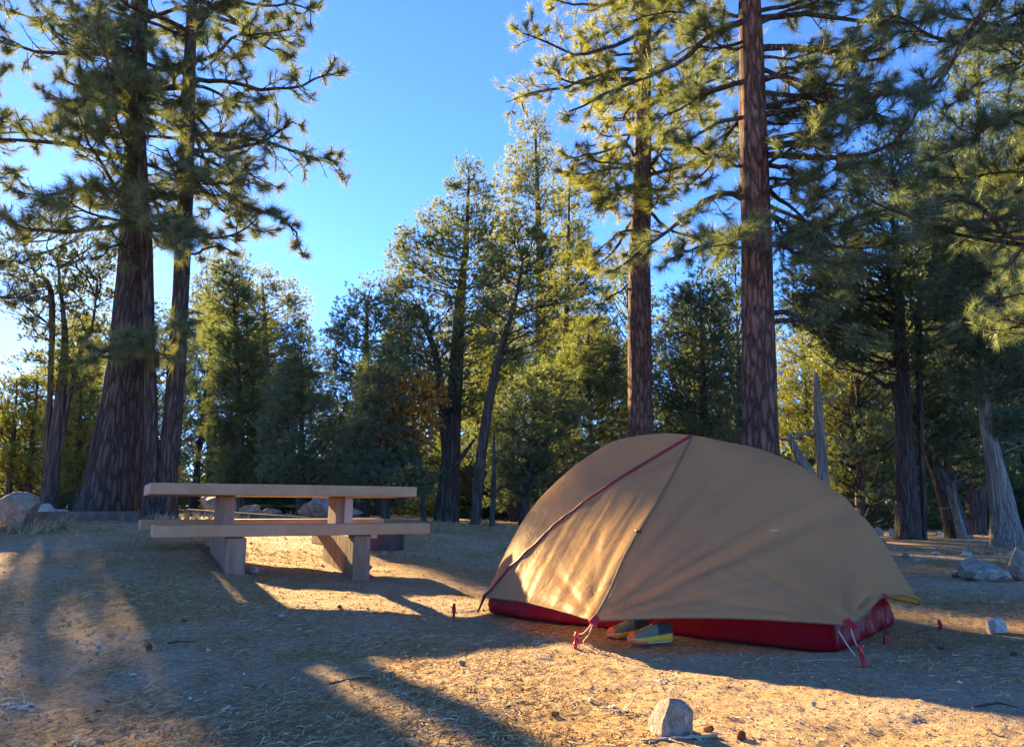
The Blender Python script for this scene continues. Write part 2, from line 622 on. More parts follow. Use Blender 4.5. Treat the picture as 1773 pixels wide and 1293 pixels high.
M["grass"] = m_tint("dry grass", [(0.0, (0.14, 0.11, 0.055)), (0.6, (0.32, 0.25, 0.13)), (1.0, (0.46, 0.39, 0.24))])
M["pale_stem"] = m_tint("bleached curled stems", [(0.0, (0.40, 0.33, 0.22)), (1.0, (0.72, 0.66, 0.54))])
M["cone"] = m_plain("brown cone scales", (0.10, 0.035, 0.018), (0.26, 0.11, 0.05), 60, 0.8, 0.4, 0.004)

# ------------------------------------------------------------------ ground
def build_ground():
    rr = np.concatenate([[0.0], np.geomspace(0.7, 14, 520), np.geomspace(14, 150, 80)[1:]])
    a = np.concatenate([np.radians(np.linspace(-41, 41, 520)), np.radians(np.linspace(41, 319, 90))[1:-1]])
    R, A = np.meshgrid(rr, a, indexing='ij')
    X, Y = R * np.sin(A), R * np.cos(A)
    Z = terrain(X, Y)
    n, k = R.shape
    V = np.stack([X, Y, Z], -1).reshape(-1, 3)
    i = np.arange(n - 1)[:, None] * k
    j = np.arange(k)[None, :]
    j2 = (j + 1) % k
    F = np.stack([i + j, i + k + j, i + k + j2, i + j2], -1).reshape(-1, 4)
    o = link("ground", mesh_from("ground", V, [F[:, ::-1]], [M["ground"]], smooth=True))
    o["kind"] = "structure"
    return o


build_ground()


# ------------------------------------------------------------------ trees
def smooth_path(P, n):
    P = np.asarray(P, float)
    if len(P) < 3:
        t = np.linspace(0, 1, n)[:, None]
        return P[0] * (1 - t) + P[-1] * t
    Q = np.vstack([2 * P[0] - P[1], P, 2 * P[-1] - P[-2]])
    seg = len(P) - 1
    u = np.linspace(0, seg - 1e-6, n)
    k = u.astype(int)
    t = (u - k)[:, None]
    a, b, c, d = Q[k], Q[k + 1], Q[k + 2], Q[k + 3]
    return 0.5 * ((2 * b) + (-a + c) * t + (2 * a - 5 * b + 4 * c - d) * t ** 2 + (-a + 3 * b - 3 * c + d) * t ** 3)


def blades(rng, pos, dirs, n, l0, l1, w, a0, a1, droop=0.0, back=0.05):
    """n tapering blades from each tuft, fanned between a0 and a1 degrees off the tuft's direction."""
    pos, dirs = np.asarray(pos, float), nrm(dirs)
    T = len(pos)
    rv = nrm(rng.normal(size=(T, 3)))
    e1 = nrm(np.cross(dirs, rv))
    e2 = np.cross(dirs, e1)
    th = np.radians(a0 + (a1 - a0) * rng.uniform(.35, 1.15, (T, 1, 1)) * rng.uniform(0, 1, (T, n, 1)) ** .8)
    ph = rng.uniform(0, 2 * math.pi, (T, n, 1))
    d = np.cos(th) * dirs[:, None] + np.sin(th) * (np.cos(ph) * e1[:, None] + np.sin(ph) * e2[:, None])
    d[..., 2] -= droop * rng.uniform(0.3, 1, (T, n))
    d = nrm(d)
    L = rng.uniform(l0, l1, (T, n, 1)) * rng.uniform(.75, 1.2, (T, 1, 1))
    base = pos[:, None] - dirs[:, None] * rng.uniform(0, back, (T, n, 1)) 
    s = nrm(np.cross(d, nrm(rng.normal(size=(T, n, 3))))) * (w / 2)
    V = np.stack([base - s, base + s, base + d * L], 2).reshape(-1, 3)
    F = np.arange(T * n * 3).reshape(-1, 3)
    tint = np.repeat(np.clip(rng.uniform(0, 1, (T, 1)) * 0.7 + rng.uniform(0, 0.3, (T, n)), 0, 1).ravel(), 3)
    return V, F, tint


def grow(rng, p, d, L, n=6, wander=0.18, up=0.0, droop=0.0):
    P = [np.asarray(p, float)]
    d = nrm(d)
    for k in range(n - 1):
        t = k / max(1, n - 2)
        d = nrm(d + rng.normal(size=3) * wander + np.array([0, 0, up * t - droop * (1 - t)]))
        P.append(P[-1] + d * (L / (n - 1)))
    return np.array(P)


def dress(rng, path, twigs, tips, nsec, Lsec, start=0.22, nsub=4, up=0.12, r=0.009, bare=0.06):
    """Side twigs with brush positions along one limb."""
    n = len(path)
    for k in range(nsec):
        t = start + (1 - start) * (k + rng.uniform(0, 1)) / nsec
        f = t * (n - 1)
        i = min(int(f), n - 2)
        p = path[i] + (path[i + 1] - path[i]) * (f - i)
        tan = nrm(path[i + 1] - path[i])
        side = nrm(np.cross(tan, [0, 0, 1.0])) * (1 if k % 2 else -1)
        d = nrm(tan * rng.uniform(0.3, 1.0) + side * rng.uniform(0.5, 1.1) + np.array([0, 0, rng.uniform(-0.45, 0.45)]))
        L = Lsec * (1.25 - 0.7 * t) * rng.uniform(0.55, 1.2)
        q = grow(rng, p, d, L, 6, 0.2, up, 0.05)
        twigs.tube(q, np.linspace(r, r * 0.45, 6), 4, 0, False)
        if rng.uniform() < bare:
            for m in range(3):
                z = grow(rng, q[2 + m], nrm(rng.normal(size=3) + (q[-1] - q[0])), L * 0.35, 4, 0.3)
                twigs.tube(z, np.linspace(r * 0.5, r * 0.25, 4), 3, 0, False)
            continue
        dd = nrm(q[-1] - q[-2])
        tips.append((q[-1], dd))
        tips.append((q[-2], dd))
        if rng.uniform() < 0.6:
            tips.append((q[-3], dd))
        for m in range(nsub):
            ti = rng.uniform(0.35, 0.95) * 5
            ii = min(int(ti), 4)
            pp = q[ii] + (q[ii + 1] - q[ii]) * (ti - ii)
            d2 = nrm((q[ii + 1] - q[ii]) / (L / 5) * 0.7 + rng.normal(size=3) * 0.6 + np.array([0, 0, up]))
            z = grow(rng, pp, d2, L * rng.uniform(0.25, 0.5), 4, 0.2, up)
            twigs.tube(z, np.linspace(r * 0.6, r * 0.4, 4), 3, 0, False)
            dz = nrm(z[-1] - z[-2])
            tips.append((z[-1], dz))
            if rng.uniform() < 0.5:
                tips.append((z[-2], dz))
    tips.append((path[-1], nrm(path[-1] - path[-2])))


def furrow(amp, seed, k=5.0, kz=1.3):
    def f(th, z):
        x, y = np.cos(th) * k, np.sin(th) * k
        zz = z * kz + 0 * th
        return amp * (vnoise(x + seed, y, zz) + 0.6 * vnoise(x * 2.3 + seed, y * 2.3, zz * 1.7)) + 0.03 * vnoise(np.cos(th) + seed, np.sin(th), z * 0.8 + 0 * th)
    return f


def trunk_path(spec):
    """spec rows: (px, py, D, width in px); the first row stands on the ground."""
    P, R = [], []
    for k, (px, py, D, w) in enumerate(spec):
        p = at(px, py, D)
        if k == 0:
            p[2] = float(terrain_base(p[0], p[1])) - 0.12
        P.append(p)
        R.append(w / 2 * D / F_PX)
    return np.array(P), np.array(R)


def make_tree(name, label, cat, wood, crown, mats_w, mats_c, group=None, base=None, crown_name="crown"):
    t = thing(name, label, cat, base, 0, group)
    for mb, nm, mats in ((wood, "trunk", mats_w), (crown, crown_name, mats_c)):
        if mb is None or mb.n == 0:
            continue
        me = mb.mesh(nm, mats)
        co = np.empty(len(me.vertices) * 3, np.float32)
        me.vertices.foreach_get("co", co)
        co = co.reshape(-1, 3) - np.asarray(base, np.float32)
        me.vertices.foreach_set("co", co.ravel())
        me.update()
        link(nm, me, t)
    return t


def pine(name, label, trunk, limbs, auto, seed, bark="bark_dark", leaf="needle", group=None, sides=40, famp=0.05,
         needle=(32, 0.10, 0.185, 0.0044), tscale=1.0, extra_trunks=(), fl=1.15):
    """Ponderosa pine. limbs: (trunk index, [(px, py, dD), ...], thickness px, twigs); auto: (z0, z1, count, len0, len1, az0, az1)."""
    rng = np.random.default_rng(seed)
    wood, tw, tips = MB(), MB(), []
    trunks = []
    for sp in (trunk,) + tuple(extra_trunks):
        P, R = trunk_path(sp)
        n = 70
        Q = smooth_path(P, n)
        RR = np.interp(np.linspace(0, 1, n), np.linspace(0, 1, len(R)), R)
        wood.tube(Q, RR, sides, 0, True, furrow(famp, seed + len(trunks) * 7.7, 5 if sides > 30 else 3))
        trunks.append((Q, RR, sp))
    for (ti, pts, th, nt, L) in limbs:
        sp = trunks[ti][2]
        Q, RR, _ = trunks[ti]
        D0 = sp[0][2]
        P = np.array([at(px, py, D0 + dd) for px, py, dd in pts])
        # start inside the trunk
        k = np.argmin(np.abs(Q[:, 2] - P[0][2]))
        P = np.vstack([Q[k], P])
        path = smooth_path(P, 14)
        path[2:] += rng.normal(size=(12, 3)) * 0.012
        r0 = th / 2 * D0 / F_PX
        wood.tube(path, np.linspace(r0, max(0.008, r0 * 0.25), 14), 8, 1)
        dress(rng, path, tw, tips, int(nt), L * tscale)
    for (ti, z0, z1, cnt, l0, l1, a0, a1, e0) in auto:
        Q, RR, _ = trunks[ti]
        cnt = int(cnt * fl)
        for c in range(cnt):
            z = z0 + (z1 - z0) * (c + rng.uniform(0, 1)) / cnt
            k = int(np.argmin(np.abs(Q[:, 2] - z)))
            az = math.radians(rng.uniform(a0, a1))
            el = math.radians(e0 + rng.uniform(-15, 18))
            L = rng.uniform(l0, l1)
            d = [math.cos(az) * math.cos(el), math.sin(az) * math.cos(el), math.sin(el)]
            path = grow(rng, Q[k], d, L, 11, 0.13, 0.22, 0.10)
            r0 = 0.012 + 0.014 * L
            wood.tube(path, np.linspace(r0, 0.008, 11), 6, 1)
            dress(rng, path, tw, tips, int(4 + 4.0 * L), 0.42 * tscale * (0.6 + 0.3 * L), 0.3)
    pos = np.array([t[0] for t in tips])
    dr = np.array([t[1] for t in tips])
    nn, l0, l1, w = needle
    V, F, ti = blades(rng, pos, dr, nn, l0, l1, w, 8, 75, 0.18, 0.12)
    tw.add(V, F, 1, False, ti)
    b = trunks[0][0][0].copy()
    b[2] += 0.12
    return make_tree(name, label, "pine tree", wood, tw, [M[bark], M["bark_mid"]], [M["twig"], M[leaf]], group, b)  # limbs get darker bark: greyer wood, with their shade in the colour


def in_poly(x, y, poly):
    r = np.zeros(len(x), bool)
    n = len(poly)
    for i in range(n):
        x1, y1 = poly[i]
        x2, y2 = poly[(i + 1) % n]
        c = ((y1 > y) != (y2 > y)) & (x < (x2 - x1) * (y - y1) / ((y2 - y1) or 1e-9) + x1)
        r ^= c
    return r


def clump_tree(name, label, cat, trunks, poly, D, seed, n=60, cr=0.32, nt=46, blade=(13, 0.07, 0.125, 0.0115), leaf="pinyon",
               bark="bark_mid", depth=1.0, group=None, flat=0.6, limb_r=0.03, spread=(5, 80), hang=0.0):
    """Tree whose crown fills an outline seen at distance D; clumps of needles on limbs through the crown's volume."""
    rng = np.random.default_rng(seed)
    wood, cr_mb = MB(), MB()
    Qs = []
    for sp in trunks:
        P, R = trunk_path(sp)
        Q = smooth_path(P, 36)
        RR = np.interp(np.linspace(0, 1, 36), np.linspace(0, 1, len(R)), R) * np.linspace(1, .55, 36)
        wood.tube(Q, RR, 18, 0, True, furrow(0.07, seed, 2.5))
        Qs.append((Q, RR))
    poly = [(float(a), float(b)) for a, b in poly]
    xs, ys = np.array(poly).T
    pts = []
    n = int(n * 1.25)
    tries = 0
    dmin = 0.72 * math.sqrt((xs.max() - xs.min()) * (ys.max() - ys.min()) * 0.7 / n)
    while len(pts) < n and tries < 60:
        tries += 1
        x = rng.uniform(xs.min(), xs.max(), 400)
        y = rng.uniform(ys.min(), ys.max(), 400)
        k = in_poly(x, y, poly)
        for a, b in zip(x[k], y[k]):
            if len(pts) < n and all((a - p[0]) ** 2 + (b - p[1]) ** 2 > (dmin * 0.97 ** tries) ** 2 for p in pts):
                pts.append((a, b))
    allQ = np.vstack([q for q, _ in Qs])
    pos, dr = [], []
    for (a, b) in pts:
        row = [x for x in np.linspace(xs.min(), xs.max(), 40) if in_poly(np.array([x]), np.array([b]), poly)[0]]
        hw = (max(row) - min(row)) / 2 if row else 20
        mid = (max(row) + min(row)) / 2 if row else a
        e = math.sqrt(max(0.05, 1 - ((a - mid) / max(hw, 1)) ** 2))
        dd = rng.uniform(-1, 1) * e * hw * D / F_PX * depth
        c = at(a, b, D + dd)
        if c[2] < terrain_base(c[0], c[1]) + 0.15:
            c[2] = float(terrain_base(c[0], c[1])) + rng.uniform(0.15, 0.4)
        h = np.linalg.norm((allQ[:, :2] - c[:2]), axis=1)
        want = c[2] - 0.45 * h
        k = int(np.argmin(np.abs(allQ[:, 2] - want) + 0.4 * h))
        q = allQ[k]
        mid3 = (q + c) / 2 + rng.normal(size=3) * 0.10 * np.linalg.norm(c - q) + np.array([0, 0, -0.06 * np.linalg.norm(c - q)])
        path = smooth_path([q, mid3, c], 8)
        dist = np.linalg.norm(c - q)
        r0 = min(limb_r * 1.4, 0.012 + limb_r * 0.3 * dist)
        wood.tube(path, np.linspace(r0, 0.007, 8), 5, 0)
        R = cr * rng.uniform(0.65, 1.3)
        m = int(nt * 1.45 * rng.uniform(0.6, 1.25))
        off = np.clip(rng.normal(size=(m, 3)), -1.5, 1.5) * np.array([1, 1, flat]) * R * 0.55
        od = nrm(c - q + np.array([0, 0, 0.25 * dist + 1e-3]))
        off += od * R * 0.3
        pos.append(c + off)
        dr.append(nrm(off / R + od * 0.7 + np.array([0, 0, 0.35 - hang]) + rng.normal(size=(m, 3)) * 0.3))
        for s in range(5):
            e = c + off[s]
            z = smooth_path([path[-3], (path[-3] + e) / 2 + rng.normal(size=3) * 0.03, e], 4)
            cr_mb.tube(z, [0.008, 0.006, 0.005, 0.003], 3, 0, False)
    pos, dr = np.vstack(pos), np.vstack(dr)
    bn, l0, l1, w = blade
    V, F, ti = blades(rng, pos, dr, bn, l0, l1, w, spread[0], spread[1], 0.0, 0.04)
    cr_mb.add(V, F, 1, False, ti)
    b0 = Qs[0][0][0].copy()
    b0[2] += 0.12
    return make_tree(name, label, cat, wood, cr_mb, [M[bark]], [M["twig"], M[leaf]], group, b0)


# generic kinds for the depth of the wood, modelled standing at the origin
def variant(seed, H, R, lo, kind, leaf, bark="bark_mid", n=70, nt=34, blade=(10, 0.08, 0.14, 0.0155), cr=0.34):
    rng = np.random.default_rng(seed)
    wood, cm = MB(), MB()
    lean = rng.normal(size=2) * 0.03 * H
    tr = smooth_path([[0, 0, -0.15], [lean[0] * 0.4, lean[1] * 0.3, H * 0.4], [lean[0], lean[1], H * 0.97]], 24)
    r0 = 0.016 * H + 0.03
    wood.tube(tr, np.linspace(1, 0.08, 24) ** 1.25 * r0, 12, 0, True, furrow(0.07, seed, 2.0))
    pos, dr = [], []
    for k in range(n):
        t = (k + rng.uniform(0, 1)) / n
        h = H * (lo + (0.98 - lo) * t)
        if kind == "cone":
            env = R * (1 - t) ** 0.8 * (0.75 + 0.25 * math.sin(t * 40 + seed)) + 0.12
            rad = env * math.sqrt(rng.uniform(0.15, 1))
        else:
            env = R * (math.sin(math.pi * min(1, 0.22 + 0.78 * t) ** 0.9) ** 0.6) * rng.uniform(0.7, 1.1)
            rad = env * math.sqrt(rng.uniform(0.1, 1))
        az = k * 2.399 + rng.uniform(-0.6, 0.6)
        i = int(np.clip((h - 0.35 * rad) / H * 23, 0, 22))
        c = np.array([tr[i][0] + rad * math.cos(az), tr[i][1] + rad * math.sin(az), h])
        q = tr[i]
        path = smooth_path([q, (q + c) / 2 + rng.normal(size=3) * 0.05 * rad + [0, 0, -0.05 * rad], c], 6)
        wood.tube(path, np.linspace(0.012 + 0.012 * rad, 0.006, 6), 4, 0)
        m = int(nt * rng.uniform(0.6, 1.3))
        RR = cr * rng.uniform(0.7, 1.25) * (1.0 if kind != "cone" else (0.6 + 0.5 * (1 - t)))
        off = np.clip(rng.normal(size=(m, 3)), -1.5, 1.5) * np.array([1, 1, 0.55]) * RR * 0.55
        od = nrm(c - q + np.array([0, 0, 0.1]))
        pos.append(c + off)
        dr.append(nrm(off / RR + od * 0.8 + np.array([0, 0, 0.3]) + rng.normal(size=(m, 3)) * 0.3))
    bn, l0, l1, w = blade
    V, F, ti = blades(rng, np.vstack(pos), np.vstack(dr), bn, l0, l1, w, 5, 75, 0.0, 0.04)
    cm.add(V, F, 1, False, ti)
    return dict(trunk=wood.mesh("trunk", [M[bark]]), crown=cm.mesh("crown", [M["twig"], M[leaf]]), H=H, R=R,
                arr=(V, F, ti), leaf=leaf)


def plant(var, name, label, cat, px, D, H, wid=1.0, rz=0.0, group=None, x=None):
    X = x if x is not None else ray(px, HZ)[0] / ray(px, HZ)[1] * D
    z = float(terrain_base(X, D))
    s = H / var["H"]
    t = thing(name, label, cat, (X, D, z), rz, group, (s * wid, s * wid, s))
    link("trunk", var["trunk"], t)
    link("crown", var["crown"], t)
    return t


def height_for(py, D, px=CX):
    X = ray(px, HZ)[0] * D
    return at(px, py, D)[2] - float(terrain_base(X, D))


# --- the three big pines left of the picnic table
pine("pine_tree", "thickest dark furrowed pine trunk beside the picnic table, flaring at its foot",
     [(192, 889, 9.2, 108), (203, 800, 9.2, 90), (214, 700, 9.2, 72), (222, 600, 9.2, 58), (226, 480, 9.2, 46), (229, 370, 9.2, 38), (236, 200, 9.2, 34), (243, 20, 9.2, 26), (250, -160, 9.2, 16), (256, -330, 9.2, 8)],
     [(0, [(205, 272, 0), (160, 262, -.1), (120, 250, -.3), (60, 243, -.4), (0, 243, -.5), (-40, 250, -.6)], 14, 14, .5),
      (0, [(215, 340, 0), (170, 325, -.3), (110, 332, -.6), (60, 350, -.8)], 11, 12, .45),
      (0, [(225, 100, 0), (160, 95, -.3), (90, 92, -.4), (30, 80, -.6), (-30, 60, -.7)], 13, 16, .5),
      (0, [(225, 50, 0), (140, 40, .4), (60, 30, .6), (0, 15, .7)], 10, 14, .5),
      (0, [(215, 170, 0), (170, 165, .2), (120, 180, .4), (80, 205, .5)], 9, 7, .3),
      (0, [(235, 300, -.2), (255, 330, -.7), (270, 360, -1.1), (280, 400, -1.4)], 9, 14, .4),
      (0, [(220, 590, -.3), (200, 600, -.7), (180, 610, -1.0), (160, 625, -1.2)], 7, 11, .3),
      (0, [(230, 590, -.3), (255, 605, -.8), (275, 612, -1.0), (300, 622, -1.1)], 7, 10, .3)],
     [(0, 4.2, 7.6, 26, .9, 1.9, 0, 360, 0), (0, 7.6, 10.5, 12, .6, 1.4, 0, 360, 10)],
     11, "bark_dark", "needle", famp=0.08)

pine("pine_tree", "slender dark pine stem rising close in front of the thickest trunk by the picnic table",
     [(264, 900, 8.7, 38), (261, 820, 8.7, 27), (262, 720, 8.7, 22), (258, 560, 8.7, 18), (254, 440, 8.7, 20), (251, 370, 8.7, 18), (243, 200, 8.75, 15), (234, 20, 8.8, 11), (228, -120, 8.8, 4)],
     [(0, [(245, 445, 0), (215, 425, -.2), (190, 430, -.3), (170, 450, -.4)], 6, 6, .3),
      (0, [(262, 395, -.1), (280, 390, -.5), (300, 410, -.8), (310, 425, -1.0)], 6, 12, .36),
      (0, [(258, 580, -.1), (240, 585, -.4), (225, 600, -.6)], 5, 9, .25)],
     [(0, 4.6, 7.9, 18, .6, 1.3, 0, 360, 0)],
     12, "bark_dark", "needle", sides=24)

pine("pine_tree", "tall straight pine with boughs reaching into the open sky above the picnic table",
     [(286, 890, 8.8, 44), (291, 800, 8.8, 33), (302, 690, 8.8, 31), (310, 560, 8.8, 29), (315, 470, 8.8, 28), (321, 340, 8.8, 27), (326, 170, 8.8, 24), (333, 0, 8.8, 18), (338, -160, 8.8, 12), (342, -300, 8.8, 5)],
     [(0, [(345, 142, 0), (390, 140, -.1), (440, 152, -.2), (490, 155, -.2), (540, 140, -.2), (575, 122, -.2)], 11, 18, .5),
      (0, [(345, 232, 0), (400, 236, 0), (450, 245, .1), (510, 262, .1), (560, 280, .1), (588, 285, .1)], 11, 20, .52),
      (0, [(350, 335, 0), (395, 345, -.2), (440, 360, -.3), (480, 375, -.3), (510, 400, -.3), (523, 440, -.3)], 10, 13, .34),
      (0, [(352, 20, 0), (395, 0, .2), (450, 10, .3), (510, 8, .3), (545, 20, .3)], 10, 18, .5),
      (0, [(335, 110, -.2), (370, 95, -.6), (400, 70, -.9), (440, 60, -1.1), (500, 50, -1.2)], 9, 16, .45),
      (0, [(345, 270, .2), (390, 290, .4), (430, 300, .5), (470, 320, .6)], 8, 14, .45),
      (0, [(335, 300, -.2), (360, 320, -.6), (390, 320, -1), (430, 310, -1.2)], 8, 13, .42),
      (0, [(340, 440, 0), (365, 428, .1), (390, 430, .2), (415, 445, .3)], 6, 4, .2),
      (0, [(322, 400, -.2), (318, 385, -.7), (305, 400, -1.1), (325, 430, -1.3)], 7, 14, .36),
      (0, [(312, 540, -.2), (318, 560, -.5), (325, 575, -.7)], 5, 8, .26)],
     [(0, 4.0, 7.6, 22, .8, 1.7, 0, 360, -3), (0, 7.6, 9.5, 10, .5, 1.2, 0, 360, 10)],
     13, "bark_dark", "needle")

# --- the two red pines behind the tent
pine("pine_tree", "red barked pine standing right behind the tent, the thicker of the pair",
     [(1322, 860, 8.5, 74), (1318, 780, 8.5, 63), (1314, 640, 8.5, 58), (1310, 450, 8.5, 54), (1306, 280, 8.5, 51), (1301, 100, 8.5, 45), (1297, -20, 8.5, 40), (1294, -200, 8.5, 26), (1292, -340, 8.5, 10)],
     [(0, [(1285, 340, 0), (1255, 334, -.1), (1225, 348, -.2), (1190, 375, -.3), (1150, 405, -.4), (1100, 440, -.5), (1060, 470, -.5)], 13, 17, .45),
      (0, [(1275, 40, 0), (1255, 50, 0), (1215, 70, 0), (1180, 105, .1), (1140, 125, .2), (1080, 148, .3), (1030, 172, .3), (985, 195, .3)], 14, 16, .5),
      (0, [(1275, 30, .1), (1240, 20, .3), (1200, 28, .5), (1150, 20, .6), (1090, 40, .7)], 9, 12, .45),
      (0, [(1285, 288, 0), (1240, 272, -.1), (1200, 255, -.2), (1165, 240, -.3)], 8, 9, .35),
      (0, [(1280, 145, 0), (1235, 158, .1), (1200, 172, .2), (1160, 180, .3)], 9, 8, .35),
      (0, [(1285, 430, .1), (1240, 420, .2), (1200, 432, .3), (1150, 455, .3)], 8, 14, .4),
      (0, [(1325, 142, 0), (1365, 118, -.1), (1400, 120, -.2), (1450, 112, -.3), (1500, 95, -.3)], 9, 16, .45),
      (0, [(1328, 185, 0), (1370, 172, -.1), (1420, 165, -.2), (1480, 180, -.2), (1540, 205, -.2)], 12, 17, .45),
      (0, [(1330, 285, 0), (1365, 292, -.1), (1395, 312, -.2), (1410, 330, -.2), (1440, 332, -.2)], 12, 10, .4),
      (0, [(1330, 285, 0), (1352, 270, -.1), (1378, 255, -.1), (1420, 258, -.1), (1470, 285, 0), (1530, 275, .1)], 8, 13, .42),
      (0, [(1338, 375, .1), (1375, 400, .3), (1420, 420, .4), (1480, 430, .5), (1560, 420, .5)], 11, 22, .5),
      (0, [(1338, 425, 0), (1380, 435, -.2), (1440, 455, -.3), (1520, 450, -.3)], 11, 18, .48),
      (0, [(1342, 540, 0), (1375, 545, 0), (1400, 555, 0), (1425, 535, 0), (1450, 522, .1), (1475, 520, .1)], 12, 5, .28),
      (0, [(1400, 552, 0), (1430, 560, 0), (1465, 572, 0), (1500, 590, .1), (1540, 600, .2)], 10, 7, .3),
      (0, [(1300, 395, -.2), (1290, 400, -.6), (1270, 412, -1.0), (1250, 425, -1.2)], 8, 16, .4)],
     [(0, 5.2, 7.4, 14, .8, 1.8, -60, 240, 5), (0, 4.6, 7.5, 11, 1.3, 2.3, -45, 50, 6), (0, 7.4, 9.8, 16, .8, 1.7, 0, 360, 8), (0, 4.1, 5.0, 6, .7, 1.5, -80, 60, 0)],
     21, "bark_red", "needle", famp=0.035, tscale=.95)

pine("pine_tree", "red barked pine behind the tent's peak, thinner and farther off than its neighbour",
     [(1110, 870, 13, 52), (1109, 745, 13, 44), (1108, 600, 13, 42), (1108, 450, 13, 38), (1112, 300, 13, 33), (1115, 150, 13, 28), (1118, 0, 13, 22), (1120, -140, 13, 10)],
     [(0, [(1100, 270, 0), (1080, 245, -.2), (1050, 262, -.3), (1010, 270, -.5), (980, 278, -.5)], 8, 9, .5),
      (0, [(1110, 60, 0), (1060, 80, -.2), (1000, 95, -.4), (940, 70, -.5), (905, 60, -.6)], 10, 24, .7),
      (0, [(1110, 120, 0), (1050, 125, .2), (985, 150, .3), (920, 160, .4), (890, 175, .5)], 10, 24, .7),
      (0, [(1110, 10, 0), (1040, 10, .2), (980, 5, .4), (950, -10, .5)], 9, 22, .7),
      (0, [(1120, 190, 0), (1160, 160, .2), (1200, 130, .3), (1240, 115, .3)], 9, 20, .65),
      (0, [(1105, 330, -.2), (1080, 325, -.6), (1060, 335, -.9), (1045, 350, -1.1)], 8, 18, .5),
      (0, [(1112, 320, -.3), (1130, 330, -.8), (1140, 345, -1.0), (1120, 365, -1.3)], 8, 18, .5),
      (0, [(1110, 400, 0), (1080, 400, -.2), (1040, 430, -.4)], 7, 8, .4),
      (0, [(1112, 470, .1), (1080, 500, .1), (1050, 520, 0), (1030, 560, 0)], 6, 2, .3)],
     [(0, 6.0, 10.0, 30, 1.0, 2.2, 0, 360, 5), (0, 10.0, 12.5, 14, .7, 1.7, 0, 360, 10)],
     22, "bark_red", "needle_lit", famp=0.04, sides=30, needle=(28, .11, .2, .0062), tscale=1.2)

pine("pine_tree", "pine past the sandstone boulder of which only sunlit bough tips show", 
     [(-170, 890, 10, 60), (-165, 700, 10, 54), (-160, 400, 10, 46), (-155, 100, 10, 34), (-150, -150, 10, 8)],
     [(0, [(-120, 200, 0), (-60, 190, -.1), (-10, 200, -.2), (25, 215, -.2)], 8, 14, .4),
      (0, [(-120, 280, 0), (-60, 290, .1), (0, 300, .2), (40, 305, .2)], 8, 14, .4),
      (0, [(-120, 350, 0), (-60, 345, -.1), (0, 370, -.2), (30, 385, -.2)], 8, 12, .4)],
     [(0, 3.0, 7.5, 8, .8, 1.5, 90, 270, 0), (0, 3.4, 7.2, 12, 1.2, 1.9, -50, 55, 0)],
     24, "bark_dark", "needle", sides=20)

# --- pine outside the frame at right, its boughs reach in
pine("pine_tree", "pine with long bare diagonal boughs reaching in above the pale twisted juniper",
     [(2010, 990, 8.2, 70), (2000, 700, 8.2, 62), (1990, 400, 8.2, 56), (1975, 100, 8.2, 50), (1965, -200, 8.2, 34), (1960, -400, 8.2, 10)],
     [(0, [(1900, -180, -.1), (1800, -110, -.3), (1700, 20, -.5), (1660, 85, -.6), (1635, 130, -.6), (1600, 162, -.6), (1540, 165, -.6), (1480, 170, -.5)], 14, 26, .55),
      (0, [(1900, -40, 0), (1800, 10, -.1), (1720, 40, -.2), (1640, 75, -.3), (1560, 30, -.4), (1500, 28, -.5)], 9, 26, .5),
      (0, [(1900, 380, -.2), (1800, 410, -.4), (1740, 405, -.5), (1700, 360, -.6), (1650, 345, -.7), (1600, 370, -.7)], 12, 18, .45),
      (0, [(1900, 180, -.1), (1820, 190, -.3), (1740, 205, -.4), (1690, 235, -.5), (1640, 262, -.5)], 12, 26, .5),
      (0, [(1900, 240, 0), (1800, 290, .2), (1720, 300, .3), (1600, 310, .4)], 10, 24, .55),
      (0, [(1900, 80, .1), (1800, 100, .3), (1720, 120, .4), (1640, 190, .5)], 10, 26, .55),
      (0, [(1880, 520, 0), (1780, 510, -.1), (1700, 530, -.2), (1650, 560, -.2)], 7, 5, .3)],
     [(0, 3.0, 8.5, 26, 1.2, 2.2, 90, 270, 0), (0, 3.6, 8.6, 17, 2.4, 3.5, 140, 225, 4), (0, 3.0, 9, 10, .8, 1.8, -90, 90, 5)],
     23, "bark_mid", "juniper", sides=24)  # darker juniper leaf colour paints shade onto these pine boughs

# --- middle distance trees, each filling the outline it has beyond the campsite
clump_tree("pinyon_pine", "tall pointed pinyon against the open sky, its pale twin trunk showing beyond the picnic bench", "pinyon",
           [[(772, 902, 16, 46), (780, 800, 16, 36), (790, 640, 16, 30), (797, 520, 16, 24), (808, 400, 16, 14), (812, 300, 16, 5)],
            [(758, 900, 15.8, 16), (770, 830, 15.8, 16), (800, 790, 15.9, 12), (822, 760, 16, 7)],
            [(782, 780, 15.9, 14), (760, 650, 15.9, 14), (735, 560, 15.9, 12), (722, 530, 15.9, 10), (700, 560, 15.9, 6)]],
           [(812, 281), (830, 320), (852, 370), (862, 450), (870, 540), (872, 640), (850, 700), (770, 735), (715, 690), (700, 600), (676, 520), (684, 450), (708, 400), (765, 365), (785, 315)],
           16, 101, n=105, cr=.34, nt=50)
clump_tree("pinyon_pine", "rounded pinyon lower than the pointed one, bordering the gap of open sky", "pinyon",
           [[(628, 895, 18, 26), (632, 700, 18, 20), (636, 520, 18, 8)]],
           [(640, 476), (675, 500), (700, 560), (700, 640), (690, 740), (660, 820), (600, 820), (570, 760), (572, 680), (566, 620), (590, 560), (612, 510)],
           18, 102, n=80, cr=.38, nt=52)
